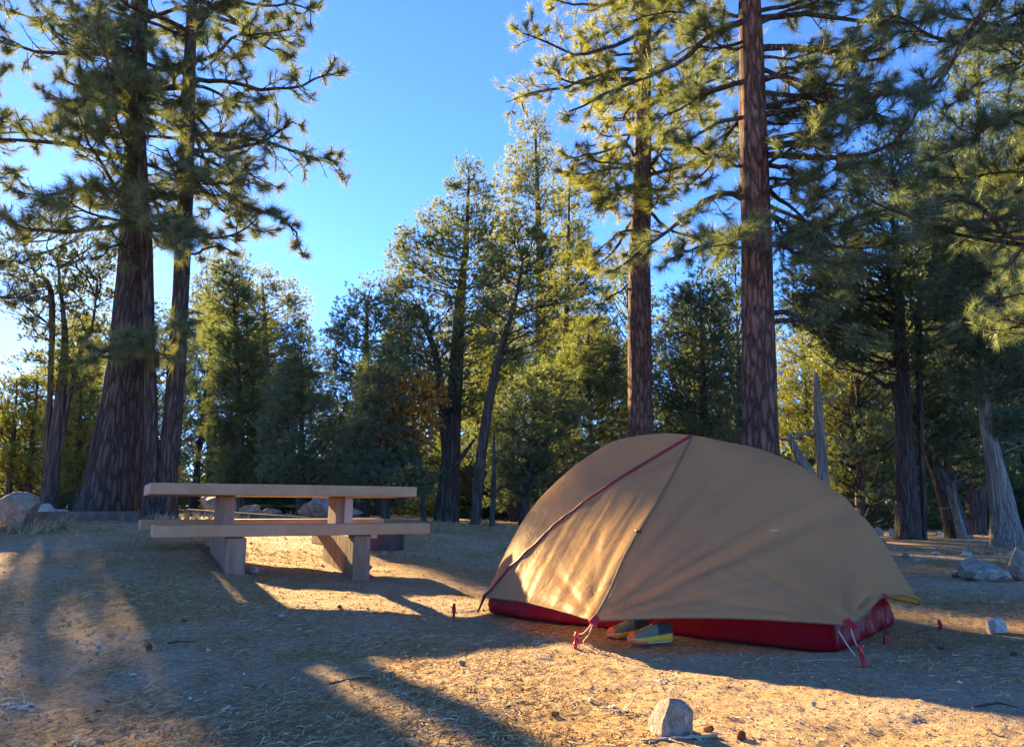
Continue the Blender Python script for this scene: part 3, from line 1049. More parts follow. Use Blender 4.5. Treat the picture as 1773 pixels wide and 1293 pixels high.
clump_tree("pine_tree", "sunlit open crowned pine above the picnic table's middle, sky on both sides", "pine tree",
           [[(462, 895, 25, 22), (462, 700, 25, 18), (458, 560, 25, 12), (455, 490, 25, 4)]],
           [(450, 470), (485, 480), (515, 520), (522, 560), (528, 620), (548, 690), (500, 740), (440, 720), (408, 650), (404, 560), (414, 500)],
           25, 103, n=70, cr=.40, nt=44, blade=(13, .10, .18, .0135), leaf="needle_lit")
clump_tree("pine_tree", "dense dark young pine just clear of the pine stems, crowned to the ground", "pine tree",
           [[(418, 890, 17, 20), (414, 700, 17, 14), (402, 480, 17, 4)]],
           [(396, 440), (415, 460), (432, 540), (450, 640), (455, 760), (440, 850), (395, 850), (374, 760), (374, 600), (380, 490)],
           17, 104, n=75, cr=.36, nt=48, blade=(13, .09, .15, .011), leaf="pinyon")
clump_tree("pine_tree", "shaded young pine with drooping boughs directly over the picnic table top", "pine tree",
           [[(520, 895, 15, 18), (522, 780, 15, 12), (522, 600, 15, 4)]],
           [(520, 575), (545, 640), (570, 730), (585, 820), (535, 835), (470, 835), (462, 770), (482, 690), (503, 630)],
           15, 105, n=46, cr=.30, nt=40, blade=(13, .09, .15, .010), leaf="juniper", hang=.3)
clump_tree("pine_tree", "bushy dark evergreen reaching the ground beside the picnic table's far end", "pine tree",
           [[(668, 900, 14.5, 18), (664, 800, 14.5, 12), (656, 630, 14.5, 4)]],
           [(655, 610), (680, 690), (705, 780), (735, 850), (700, 868), (640, 868), (600, 840), (608, 770), (630, 690)],
           14.5, 106, n=50, cr=.30, nt=40, blade=(13, .09, .15, .010), leaf="juniper", hang=.3)
clump_tree("pinyon_pine", "shaded pinyon showing between the slim pine stem and the dense dark young pine", "pinyon",
           [[(366, 885, 24, 20), (366, 700, 24, 15), (364, 520, 24, 5)]],
           [(362, 425), (385, 470), (396, 560), (402, 680), (380, 780), (345, 770), (330, 660), (338, 540), (346, 470)],
           24, 126, n=60, cr=.42, nt=36, leaf="pinyon")
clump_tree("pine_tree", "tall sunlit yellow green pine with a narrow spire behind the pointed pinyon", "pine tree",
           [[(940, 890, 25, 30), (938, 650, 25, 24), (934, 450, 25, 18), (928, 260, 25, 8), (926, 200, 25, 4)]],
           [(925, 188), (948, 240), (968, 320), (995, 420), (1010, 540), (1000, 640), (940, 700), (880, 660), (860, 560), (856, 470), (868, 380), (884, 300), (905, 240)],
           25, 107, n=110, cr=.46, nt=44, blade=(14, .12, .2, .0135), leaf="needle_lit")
clump_tree("pine_tree", "thin shaded pine with a whip-like leader beside the yellow green spire", "pine tree",
           [[(976, 890, 20, 20), (978, 650, 20, 15), (984, 420, 20, 8), (986, 300, 20, 3)]],
           [(986, 300), (1005, 360), (1028, 450), (1045, 560), (1055, 690), (1000, 720), (945, 690), (950, 580), (958, 470), (972, 370)],
           20, 108, n=70, cr=.34, nt=40, blade=(13, .10, .16, .012), leaf="pinyon")
clump_tree("pine_tree", "black leaning trunk slanting up toward the tent under a small tufted crown", "pine tree",
           [[(822, 906, 14, 17), (832, 800, 14, 20), (850, 680, 14, 20), (872, 590, 14, 16), (890, 530, 14, 12), (905, 450, 14, 6)]],
           [(900, 380), (950, 420), (975, 500), (945, 590), (890, 640), (840, 600), (825, 520), (850, 450)],
           14, 109, n=34, cr=.24, nt=26, leaf="pinyon")
clump_tree("pinyon_pine", "low dark evergreen filling the shade just left of the tent's dome", "pinyon",
           [[(905, 905, 16, 20), (915, 800, 16, 16), (930, 650, 16, 6)]],
           [(930, 640), (980, 660), (1005, 720), (1000, 800), (960, 850), (905, 862), (868, 830), (860, 740), (885, 680)],
           16, 110, n=60, cr=.36, nt=46, leaf="juniper")
clump_tree("pine_tree", "small pine with a thin bare stem showing above the tent's dome", "pine tree",
           [[(1024, 890, 17, 14), (1022, 780, 17, 12), (1020, 640, 17, 8), (1018, 560, 17, 3)]],
           [(1018, 540), (1050, 590), (1085, 660), (1092, 740), (1070, 790), (1000, 800), (968, 760), (965, 680), (990, 600)],
           17, 111, n=60, cr=.32, nt=42, blade=(13, .09, .15, .0105), leaf="pinyon")
clump_tree("pinyon_pine", "dark evergreen standing between the two red pine trunks", "pinyon",
           [[(1215, 890, 17, 22), (1218, 700, 17, 16), (1212, 500, 17, 5)]],
           [(1205, 470), (1245, 500), (1268, 590), (1275, 700), (1262, 780), (1200, 800), (1145, 770), (1142, 660), (1160, 560), (1180, 500)],
           17, 112, n=85, cr=.36, nt=46, leaf="juniper")
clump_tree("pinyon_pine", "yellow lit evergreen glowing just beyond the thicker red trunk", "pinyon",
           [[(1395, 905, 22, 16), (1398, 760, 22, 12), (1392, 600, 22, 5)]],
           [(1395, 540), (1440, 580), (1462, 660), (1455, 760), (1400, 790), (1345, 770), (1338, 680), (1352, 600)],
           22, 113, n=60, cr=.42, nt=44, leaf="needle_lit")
clump_tree("pine_tree", "small straight dark stemmed pine beside the tent's sloping end", "pine tree",
           [[(1488, 915, 20, 16), (1487, 800, 20, 13), (1486, 640, 20, 3)]],
           [(1486, 620), (1510, 680), (1530, 760), (1545, 830), (1500, 850), (1440, 840), (1436, 780), (1462, 700)],
           20, 114, n=60, cr=.34, nt=40, blade=(13, .09, .15, .011), leaf="pinyon")
clump_tree("juniper_tree", "dark scaly trunked juniper with a forking crown, upright beyond the tent's sloping end", "juniper",
           [[(1572, 934, 14, 46), (1570, 850, 14, 37), (1566, 740, 14, 34), (1560, 640, 14, 32), (1556, 520, 14, 24), (1548, 420, 14, 14), (1545, 330, 14, 5)],
            [(1560, 690, 14, 8), (1554, 690, 14, 16), (1532, 668, 13.9, 13), (1505, 650, 13.7, 9), (1470, 640, 13.5, 5)],
            [(1572, 640, 14, 8), (1590, 560, 14.1, 15), (1610, 480, 14.3, 10), (1622, 400, 14.4, 5)]],
           [(1460, 330), (1520, 250), (1590, 215), (1660, 270), (1705, 400), (1690, 560), (1640, 640), (1590, 660), (1540, 600), (1470, 640), (1400, 580), (1362, 500), (1380, 420), (1420, 370)],
           14, 115, n=170, cr=.34, nt=54, leaf="juniper", blade=(13, .06, .115, .0105), depth=.6)
clump_tree("juniper_tree", "juniper with a pale twisted peeling trunk leaning at the frame's edge", "juniper",
           [[(1748, 950, 12, 62), (1738, 890, 12, 44), (1722, 800, 12, 34), (1708, 730, 12, 28), (1700, 640, 12, 22), (1705, 520, 12, 14), (1715, 400, 12, 5)]],
           [(1650, 330), (1710, 220), (1790, 190), (1870, 300), (1880, 560), (1850, 720), (1780, 770), (1720, 750), (1690, 700), (1650, 640), (1630, 520), (1640, 420)],
           12, 116, n=130, cr=.32, nt=54, leaf="juniper", bark="dead_wood", blade=(13, .06, .115, .010), depth=.7)
clump_tree("pine_tree", "tall dark pine filling the upper corner behind the pale twisted juniper", "pine tree",
           [[(1690, 930, 17, 34), (1688, 700, 17, 28), (1690, 400, 17, 18), (1695, 100, 17, 8), (1698, 0, 17, 3)]],
           [(1700, 10), (1740, 90), (1790, 200), (1830, 340), (1840, 520), (1780, 640), (1690, 660), (1610, 620), (1560, 520), (1580, 400), (1610, 290), (1640, 170), (1672, 80)],
           17, 125, n=120, cr=.42, nt=40, blade=(10, .10, .17, .015), leaf="needle")
clump_tree("juniper_tree", "dark juniper leaning sharply toward the scaly trunked one, mossy along its lower side", "juniper",
           [[(1662, 928, 15, 44), (1640, 860, 15, 36), (1612, 790, 15, 24), (1590, 740, 15, 12), (1570, 690, 15, 5)],
            [(1636, 850, 15, 6), (1640, 800, 15, 18), (1668, 740, 15, 14), (1690, 690, 15, 8)]],
           [(1600, 640), (1690, 640), (1740, 700), (1735, 790), (1700, 840), (1640, 800), (1600, 790), (1575, 720)],
           15, 117, n=60, cr=.32, nt=44, leaf="juniper", depth=.8)
clump_tree("pinyon_pine", "many-limbed pinyon near the frame's edge beside the thickest pine trunk", "pinyon",
           [[(84, 880, 14, 30), (95, 780, 14, 26), (106, 680, 14, 24), (112, 580, 14, 16), (100, 450, 14, 6)],
            [(110, 600, 14, 8), (90, 530, 14, 12), (60, 470, 14, 8), (40, 420, 14, 4)],
            [(104, 700, 14, 8), (130, 640, 14, 10), (160, 560, 14, 7), (170, 470, 14, 4)]],
           [(60, 370), (120, 350), (180, 400), (198, 460), (200, 560), (182, 650), (130, 690), (70, 650), (30, 570), (0, 470), (20, 400)],
           14, 118, n=64, cr=.27, nt=36, leaf="pinyon")
clump_tree("pinyon_pine", "low golden lit evergreens' tallest, in front of the bright gap of sky", "pinyon",
           [[(136, 880, 17, 14), (138, 780, 17, 12), (140, 640, 17, 4)]],
           [(140, 600), (170, 660), (185, 740), (180, 830), (130, 850), (90, 830), (92, 740), (112, 660)],
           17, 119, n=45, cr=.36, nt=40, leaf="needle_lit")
clump_tree("pinyon_pine", "small golden lit evergreen with two thin stems at the frame's edge by the boulder", "pinyon",
           [[(12, 880, 18, 12), (22, 780, 18, 10), (30, 660, 18, 4)], [(48, 880, 18, 12), (56, 760, 18, 9), (66, 660, 18, 4)]],
           [(30, 630), (80, 660), (95, 740), (85, 830), (30, 850), (-40, 830), (-40, 720), (0, 670)],
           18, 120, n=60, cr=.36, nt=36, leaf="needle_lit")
clump_tree("oak_tree", "small oak with amber autumn leaves in the shade beside the pale twin trunk", "oak",
           [[(735, 895, 14.6, 10), (728, 800, 14.6, 7), (708, 680, 14.6, 3)]],
           [(690, 655), (735, 650), (765, 700), (752, 745), (735, 790), (715, 805), (690, 770), (665, 770), (652, 720)],
           14.6, 121, n=34, cr=.26, nt=22, leaf="oak", blade=(4, .05, .09, .045), depth=.6)
clump_tree("oak_sapling", "sunlit yellow sapling low behind the picnic table top", "sapling",
           [[(402, 885, 21, 6), (400, 830, 21, 4), (400, 790, 21, 2)]],
           [(400, 765), (430, 790), (428, 830), (380, 840), (360, 815), (372, 785)],
           21, 122, n=22, cr=.3, nt=26, leaf="needle_lit", blade=(5, .06, .1, .045), depth=.7)


def snag(name, label, trunk, limbs, seed, mat="dead_wood"):
    rng = np.random.default_rng(seed)
    P, R = trunk_path(trunk)
    Q = smooth_path(P, 40)
    RR = np.interp(np.linspace(0, 1, 40), np.linspace(0, 1, len(R)), R)
    w, b = MB(), MB()
    w.tube(Q, RR, 20, 0, True, furrow(0.12, seed, 3.0, 0.6))
    D = trunk[0][2]
    for pts, th in limbs:
        path = smooth_path([at(x, y, D + d) for x, y, d in pts], 12)
        r = th / 2 * D / F_PX
        b.tube(path, np.linspace(r, r * .25, 12), 6, 0)
        for k in range(4):
            i = 4 + 2 * k if 4 + 2 * k < 11 else 10
            z = grow(rng, path[i], nrm(path[i] - path[i - 1] + rng.normal(size=3) * .7), rng.uniform(.2, .5), 5, .3)
            b.tube(z, np.linspace(r * .4, r * .1, 5), 4, 0)
    base = Q[0].copy()
    base[2] += .12
    return make_tree(name, label, "dead tree", w, b, [M[mat]], [M[mat]], None, base, "branches")


snag("dead_tree", "bare silver dead juniper rising behind the tent's far slope",
     [(1428, 925, 13, 24), (1426, 840, 13, 20), (1420, 760, 13, 18), (1416, 700, 13, 15), (1413, 660, 13, 11), (1412, 645, 13, 7)],
     [([(1418, 745, 0), (1390, 752, -.2), (1365, 762, -.3), (1340, 755, -.4)], 7), ([(1422, 750, 0), (1445, 755, -.1), (1462, 770, -.2), (1480, 755, -.2)], 5),
      ([(1420, 700, 0), (1440, 690, .1), (1460, 660, .2)], 4)], 131)
snag("dead_tree", "leaning grey dead trunk half hidden by the tent's shoulder",
     [(1440, 915, 12.5, 20), (1405, 830, 12.5, 18), (1385, 795, 12.5, 16), (1370, 765, 12.5, 12), (1362, 750, 12.5, 4)],
     [([(1385, 795, 0), (1365, 800, -.2), (1350, 790, -.3), (1345, 770, -.3)], 5)], 132)
snag("dead_tree", "forked silver snag stub leaning on the mossy juniper's foot",
     [(1668, 924, 14.4, 16), (1656, 890, 14.4, 12), (1646, 860, 14.4, 9), (1640, 840, 14.4, 3)],
     [([(1660, 905, 0), (1654, 870, -.1), (1652, 850, -.1), (1651, 835, -.1)], 8)], 133)
snag("dead_tree", "slender grey dead sapling standing near the tent's low corner by the leaning black trunk",
     [(852, 905, 13.5, 10), (854, 850, 13.5, 9), (855, 790, 13.5, 6), (855, 745, 13.5, 2)],
     [([(854, 850, 0), (866, 848, -.1), (876, 851, -.2)], 3), ([(855, 800, 0), (868, 780, .1), (880, 765, .1)], 3)], 134, "bark_mid")

# --- the depth of the wood: generic kinds repeated as separate trees
VAR = dict(
    bush=variant(201, 6.5, 1.7, .06, "round", "pinyon", n=90, nt=34),
    open=variant(202, 8.0, 1.8, .28, "round", "pinyon", n=80, nt=32),
    lit=variant(203, 8.5, 1.7, .20, "cone", "needle_lit", n=95, nt=30, blade=(11, .10, .17, .016), cr=.36),
    cone=variant(204, 8.0, 1.6, .10, "cone", "pinyon", n=100, nt=30),
    blue=variant(205, 6.0, 1.7, .05, "round", "juniper", n=90, nt=34),
    tall=variant(206, 10.0, 1.6, .35, "cone", "needle", bark="bark_dark", n=90, nt=30, blade=(11, .10, .18, .016)),
)
CORR = (0.95, 2.3)


def w_of(x, y):
    return x * math.cos(SUN_AZ) + y * math.sin(SUN_AZ)


def fill_wood():
    rng = random.Random(77)
    sky_px = [-300, 0, 30, 60, 150, 350, 400, 470, 540, 570, 600, 700, 850, 1000, 1300, 1500, 1773, 2100]
    sky_py = [600, 660, 690, 560, 500, 480, 520, 560, 655, 670, 600, 500, 470, 430, 440, 420, 360, 360]
    zones = [(-400, 190, "evergreens in the wood beyond the boulder", "evergreen in the sunlit wood between the boulder and the thickest pine trunk"),
             (190, 560, "evergreens in the wood behind the picnic table", "evergreen in the wood behind the picnic table's top"),
             (560, 1110, "evergreens in the wood beside the open sky", "evergreen in the wood between the open sky gap and the thinner red pine"),
             (1110, 2300, "evergreens in the wood beyond the tent", "evergreen in the wood beyond the tent and its red pines")]
    kinds = {0: ["lit", "open", "lit", "bush"], 1: ["bush", "cone", "open", "blue"], 2: ["cone", "bush", "tall", "blue", "open"], 3: ["blue", "tall", "bush", "cone", "open"]}
    placed = []
    tries = 0
    while len(placed) < 92 and tries < 6000:
        tries += 1
        px = rng.uniform(-350, 2150)
        D = 19 + 27 * rng.random() ** 0.9
        X = ray(px, HZ)[0] * D
        if any((X - a) ** 2 + (D - b) ** 2 < 2.0 ** 2 for a, b in placed):
            continue
        top = float(np.interp(px, sky_px, sky_py))
        H = height_for(top, D, px) * rng.uniform(.62, 1.0)
        z = next(k for k, q in enumerate(zones) if q[0] <= px < q[1])
        w = w_of(X, D)
        s = (D - 3) / math.cos(SUN_AZ)
        if CORR[0] - 0.9 < w < CORR[1] + 0.9 or (-2.2 < w < 0.1 and rng.random() < .35):
            H = min(H, s * math.tan(SUN_EL) - 1.6)
        H = min(max(H, 1.2), 13.0)
        kind = rng.choice(kinds[z])
        if H < 4 and kind == "tall":
            kind = "bush"
        placed.append((X, D))
        nm = {"lit": "pine_tree", "open": "pinyon_pine", "bush": "pinyon_pine", "cone": "pine_tree", "blue": "juniper_tree", "tall": "pine_tree"}[kind]
        plant(VAR[kind], nm, zones[z][3], "evergreen", px, D, H, rng.uniform(.85, 1.25) if H > 4 else 1.4, rng.uniform(0, 6.28), zones[z][2])


fill_wood()


def far_wood():
    """The wood as it closes up in the distance, one mass."""
    rng = random.Random(5)
    Vs, Fs, Ts, n = [], [], [], 0
    wood = MB()
    keys = ["bush", "cone", "blue", "lit", "open"]
    for k in range(150):
        az = math.radians(rng.uniform(-47, 47))
        D = rng.uniform(46, 85)
        X, Y = D * math.sin(az), D * math.cos(az)
        v = VAR[rng.choice(keys)]
        H = rng.uniform(4.5, 8.5)
        w = w_of(X, Y)
        if CORR[0] - 1.5 < w < CORR[1] + 1.5:
            H = min(H, 4.5)
        s = H / v["H"]
        a = rng.uniform(0, 6.28)
        V, F, ti = v["arr"]
        m = len(V) // 3
        step = 3
        V = V.reshape(m, 3, 3)[::step]
        ctr = V.mean(1, keepdims=True)
        V = (ctr + (V - ctr) * 1.9).reshape(-1, 3)
        ti = ti.reshape(m, 3)[::step].ravel()
        c, sn = math.cos(a), math.sin(a)
        Q = np.stack([V[:, 0] * c - V[:, 1] * sn, V[:, 0] * sn + V[:, 1] * c, V[:, 2]], -1) * s * np.array([1.15, 1.15, 1])
        z = float(terrain_base(X, Y))
        Vs.append(Q + [X, Y, z])
        Fs.append(np.arange(len(Q)).reshape(-1, 3) + n)
        Ts.append(ti)
        n += len(Q)
        wood.tube([[X, Y, z - .2], [X + .1, Y, z + H * .5], [X, Y, z + H * .9]], [.16, .1, .03], 6)
    for k in range(260):
        az = math.radians(rng.uniform(-47, 47))
        D = rng.uniform(24, 52)
        X, Y = D * math.sin(az), D * math.cos(az)
        v = VAR[rng.choice(["bush", "blue"])]
        H = rng.uniform(1.3, 2.4)
        V, F, ti = v["arr"]
        m = len(V) // 3
        q0 = rng.randrange(5)
        V = V.reshape(m, 3, 3)[q0::5]
        ctr = V.mean(1, keepdims=True)
        V = (ctr + (V - ctr) * 3.0).reshape(-1, 3)
        ti = ti.reshape(m, 3)[q0::5].ravel()
        s = H / v["H"]
        Q = V * np.array([s * 2.6, s * 2.6, s])
        Vs.append(Q + [X, Y, float(terrain_base(X, Y)) - .1])
        Fs.append(np.arange(len(Q)).reshape(-1, 3) + n)
        Ts.append(ti)
        n += len(Q)
    nw = len(Vs)
    wood.add(np.vstack(Vs), np.vstack(Fs), 1, False, np.concatenate(Ts))
    o = wood.build("distant_woodland", [M["bark_mid"], M["pinyon"]])
    tag(o, "mass of evergreens closing the view far behind the campsite", "woodland", None, "stuff")


far_wood()

# ------------------------------------------------------------------ tent
def build_tent():
    A, B, C = ground_at(838, 1060), ground_at(1440, 1130), ground_at(1555, 1080)
    eu = nrm(np.array([*(B - A)[:2], 0]))
    ev = np.array([eu[1], -eu[0], 0.0])
    if ev[1] > 0:
        ev = -ev
    hw = np.linalg.norm((C - B)[:2]) / 2
    cen = (A + C) / 2
    hl = np.linalg.norm((B - A)[:2]) / 2
    Dk = A + C - B
    root = thing("camping_tent", "tan dome tent with red floor and burgundy seam pitched on the dirt", "tent", (cen[0], cen[1], 0))
    org = np.array([cen[0], cen[1], 0.0])
    rng = np.random.default_rng(3)

    def mid(px, py):
        return on_plane(px, py, cen, ev)
    P = mid(1200, 754)

    def vert(Q, pts):
        n = np.cross(nrm((Q - P) * np.array([1, 1, 0])), [0, 0, 1.0])
        return [P] + [on_plane(x, y, P, n) for x, y in pts] + [Q]
    gA = ground_at(828, 1058)
    FA = at(838, 1034, A[1] - .02)
    FB = at(1471, 1082, B[1] - .04)
    FC = at(1591, 1046, 4.2 * 1.083)
    V = at(1028, 1075, 3.45 * 1.083)
    E = at(1533, 1033, 3.65 * 1.083)

    def mirror(Q):
        d = Q - cen
        return Q - 2 * np.dot(d, ev) * ev
    FD, VB = mirror(FA), mirror(V)
    ML = mid(861, 1016)
    ridgeL = [P] + [mid(*q) for q in [(1165, 750.5), (1130, 751), (1085, 758), (1050, 770), (1000, 803), (960, 838), (928, 872), (905, 907), (884, 949), (870, 985)]] + [ML]
    legA = vert(FA, [(1145, 786), (1090, 819), (1040, 850), (1000, 880), (962, 908), (930, 938), (880, 988)])
    grey = vert(V, [(1175, 802), (1145, 858), (1110, 914), (1085, 957), (1060, 1008), (1040, 1050)])

    def dome(Q, e=1.9, e2=1.0):
        t = np.linspace(0, 1, 12)
        L = []
        for k in t:
            q = P + (Q - P) * k
            q[2] = Q[2] + (P[2] - Q[2]) * (1 - k ** e) ** e2
            L.append(q)
        return L
    legB = dome(FB, 1.55)
    ridgeR = [P] + [mid(*q) for q in [(1250, 764), (1290, 775), (1330, 790), (1370, 808), (1400, 825), (1450, 868), (1490, 910), (1515, 948)]] + [E]
    legC = vert(FC, [(1300, 777), (1370, 808), (1440, 858), (1490, 908), (1518, 948), (1545, 985), (1570, 1018)])
    back = dome(VB, 1.25)
    legD = [mirror(q) for q in legA]
    NT = 90

    def resample(L, n=NT):
        L = np.array(L)
        Q = smooth_path(L, 400)
        s = np.concatenate([[0], np.cumsum(np.linalg.norm(np.diff(Q, axis=0), axis=1))])
        u = np.linspace(0, s[-1], n)
        return np.stack([np.interp(u, s, Q[:, k]) for k in range(3)], -1)
    cur = [resample(x) for x in (legA, grey, legB, ridgeR, legC, back, legD, ridgeL)]
    NS = 44
    tt = np.linspace(0, 1, NT)[:, None]
    # tangents across the panels: smooth over the leg poles, creased at the door seams
    cols, vmark = [], []
    K = len(cur)
    crease = {0, 1, 5, 6}
    for k in range(K):
        a, b = cur[k], cur[(k + 1) % K]
        pa, nb_ = cur[(k - 1) % K], cur[(k + 2) % K]
        ta = (b - a) if k in crease else (b - pa) / 2
        tb = (b - a) if (k + 1) % K in crease else (nb_ - a) / 2
        for s in np.linspace(0, 1, NS, endpoint=False):
            h00, h10, h01, h11 = 2 * s ** 3 - 3 * s ** 2 + 1, s ** 3 - 2 * s ** 2 + s, -2 * s ** 3 + 3 * s ** 2, s ** 3 - s ** 2
            cub = h00 * a + h10 * ta + h01 * b + h11 * tb
            lin = a * (1 - s) + b * s
            w = tt ** 2 * (0.85 if k in (1, 4) else 0.55)
            q = cub * (1 - w) + lin * w
            # fabric hangs a little between its anchor points and lifts at the hem
            q[:, 2] += (0.022 * tt[:, 0] ** 4) * math.sin(math.pi * s)
            cols.append(q)
            vmark.append((k, s))
    G = np.stack(cols, 1)      # NT x NC x 3
    NC = G.shape[1]
    dU = np.roll(G, -1, 1) - np.roll(G, 1, 1)
    dV = np.gradient(G, axis=0)
    nn = nrm(np.cross(dU, dV))
    if np.mean(np.sum(nn * (G - cen - np.array([0, 0, .3])), -1)) < 0:
        nn = -nn
    nn[0] = [0, 0, 1]
    # wrinkles that run out of the anchor points
    disp = np.zeros(G.shape[:2])
    for (an, amp, fr, rad, seed) in ((V, .017, 10, 1.1, 1), (FB, .028, 8, .8, 2), (FA, .003, 12, .6, 3), (FC, .005, 10, .5, 4), (E, .005, 10, .4, 5), (P, .003, 9, .5, 6)):
        d = G - an
        r = np.linalg.norm(d, axis=-1)
        x = d @ eu
        y = d[..., 2] + 0.3 * (d @ -ev)
        th = np.arctan2(y, x)
        ridge = vnoise(th * fr, r * .8, seed * 3.1) + .5 * vnoise(th * fr * 2.3, r * .9, seed * 5.7)
        if seed == 1:
            amp = amp * np.array([.45 if k == 0 else 1.0 for k, s_ in vmark])[None, :]
        disp += amp * ridge * np.clip(r / .12, 0, 1) * np.exp(-(r / rad) ** 2)
    # hanging folds in the door panel
    door = np.array([1.0 if k == 0 else 0.0 for k, s in vmark])
    uu = G @ eu
    fold = vnoise(uu * 19, G[..., 2] * .7, 9.0) + .4 * vnoise(uu * 45, G[..., 2] * 1.2, 4.0)
    disp += door[None, :] * .0075 * fold * np.clip((tt - .25) / .3, 0, 1)
    # long soft diagonal folds of the big panel
    d = G - V
    th = np.arctan2(d[..., 2], d @ eu)
    disp += .030 * np.exp(-((th - .64) / .05) ** 2) * np.clip(np.linalg.norm(d, axis=-1) * 1.4, 0, 1) * np.exp(-np.linalg.norm(d, axis=-1) / 1.0)
    disp -= .030 * np.exp(-((th - .54) / .05) ** 2) * np.clip(np.linalg.norm(d, axis=-1) * 1.4, 0, 1) * np.exp(-np.linalg.norm(d, axis=-1) / 1.0)
    disp[0] = 0
    disp[-1] *= .4
    G = G + nn * disp[..., None]
    i = np.arange(NT - 1)[:, None] * NC
    j = np.arange(NC)[None, :]
    j2 = (j + 1) % NC
    F = np.stack([i + j, i + NC + j, i + NC + j2, i + j2], -1).reshape(-1, 4)
    link("rainfly", mesh_from("rainfly", G.reshape(-1, 3) - org, [F], [M["fly"]], smooth=True), root)

    def strip(name, k, wdt, thick, mat, lift=.004, t0=0.0, lab=None):
        c = k * NS
        path = G[int(t0 * NT):, c]
        tan = nrm(np.gradient(path, axis=0))
        nr = nrm(nn[int(t0 * NT):, (c + 3) % NC] + nn[int(t0 * NT):, (c - 3) % NC])
        sd = nrm(np.cross(tan, nr))
        prof = [(-1, 0), (-.7, 1), (.7, 1), (1, 0)]
        Vx = np.stack([path + sd * a * wdt / 2 + nr * (lift + b * thick) for a, b in prof], 1).reshape(-1, 3)
        n = len(path)
        ii = np.arange(n - 1)[:, None] * 4
        jj = np.arange(3)[None, :]
        Fx = np.stack([ii + jj, ii + jj + 1, ii + 5 + jj, ii + 4 + jj], -1).reshape(-1, 4)
        return link(name, mesh_from(name, Vx - org, [Fx], [mat], smooth=True), root)
    strip("pole_sleeve", 0, .024, .007, M["piping"])
    strip("zip_flap", 1, .016, .003, M["zip"])
    # hem binding round the fly's lower edge
    hb = MB()
    hb.tube(np.vstack([G[-1], G[-1, :1]]) - org, .0035, 5)
    hb.build("hem", [M["zip"]], root)
    tg = MB()
    tq = G[int(.60 * NT), NS] + nn[int(.60 * NT), NS + 3] * .012 - org
    tg.tube([tq - eu * .018, tq + eu * .018 - [0, 0, .004]], .0055, 8)
    tg.build("toggle", [M["pole"]], root)

    fr = G[:, 2 * NS - NS:3 * NS].reshape(-1, 3)
    fn = nn[:, NS:3 * NS].reshape(-1, 3)
    pp = np.array([pix(q) for q in fr[::3]])
    kk = 3 * int(np.argmin((pp[:, 0] - 1345) ** 2 + (pp[:, 1] - 918) ** 2))
    pc, pn = fr[kk], fn[kk]
    ps = nrm(np.cross([0, 0, 1.0], pn))
    pu = np.cross(pn, ps)
    pm = MB()
    ta = np.linspace(0, 2 * math.pi, 14, endpoint=False)
    ring_ = np.stack([pc + pn * .006 + ps * .022 * math.cos(a) + pu * .006 * math.sin(a) for a in ta])
    pm.add(np.vstack([ring_, ring_ - pn * .003]) - org, [np.arange(14)[None, :], np.stack([np.arange(14), np.arange(14) + 14, (np.arange(14) + 1) % 14 + 14, (np.arange(14) + 1) % 14], -1)])
    pm.build("print_mark", [M["print"]], root)

    # floor tub: rounded box that leans inward
    def ring(z, inset, round_=.05):
        pts = []
        for su, sv in ((-1, 1), (1, 1), (1, -1), (-1, -1)):
            corner = cen + eu * su * (hl - inset) + ev * sv * (hw - inset)
            for q in range(9):
                a0 = {(-1, 1): math.pi, (1, 1): math.pi / 2, (1, -1): 0, (-1, -1): -math.pi / 2}[(su, sv)]
                a = a0 - q / 8 * math.pi / 2
                cc = corner - eu * su * round_ - ev * sv * round_
                pts.append(cc + round_ * (math.cos(a) * eu + math.sin(a) * ev))
        P_ = np.array(pts)
        out = []
        for k in range(len(P_)):
            a, b = P_[k], P_[(k + 1) % len(P_)]
            m = max(1, int(np.linalg.norm(b - a) / .035))
            for q in range(m):
                out.append(a + (b - a) * q / m)
        out = np.array(out)
        out[:, 2] = z
        return out
    zs = [(.003, .004), (.006, -.008), (.02, -.012), (.05, -.006), (.09, .002), (.13, .010), (.17, .022), (.21, .040)]
    rings = [ring(z, ins) for z, ins in zs]
    m = min(len(r) for r in rings)
    R0 = []
    for z, r in zip(zs, rings):
        s = np.linspace(0, len(r) - 1e-6, 260, endpoint=False)
        k = s.astype(int)
        q = r[k] * (1 - (s - k))[:, None] + r[(k + 1) % len(r)] * (s - k)[:, None]
        outw = nrm((q - cen) * [1, 1, 0])
        q = q + outw * (.010 * vnoise(q @ eu * 34, q @ ev * 34, z[0] * 5 + 8) + .014 * vnoise(q @ eu * 6 + z[0] * 9, q @ ev * 6, z[0] * 14) + .009 * vnoise(q @ eu * 17 - z[0] * 30, q @ ev * 17, z[0] * 22 + 3))[:, None]
        g = terrain_base(q[:, 0], q[:, 1])
        q[:, 2] = q[:, 2] + np.maximum(g, 0) + .004 * vnoise(q @ eu * 9, q @ ev * 9, 1.0)
        R0.append(q)
    W = np.stack(R0, 0)
    nr_, k_ = W.shape[:2]
    ii = np.arange(nr_ - 1)[:, None] * k_
    jj = np.arange(k_)[None, :]
    Fw = np.stack([ii + jj, ii + (jj + 1) % k_, ii + k_ + (jj + 1) % k_, ii + k_ + jj], -1).reshape(-1, 4)
    Vw = np.vstack([W.reshape(-1, 3), [cen + [0, 0, .01]]])
    cap = np.stack([np.full(k_, len(Vw) - 1), (np.arange(k_) + 1) % k_, np.arange(k_)], -1)
    link("floor_tub", mesh_from("floor_tub", Vw - org, [Fw, cap], [M["tub"]], smooth=True), root)

    # inner canopy under the fly
    top = W[-1]
    n2 = 16
    L = []
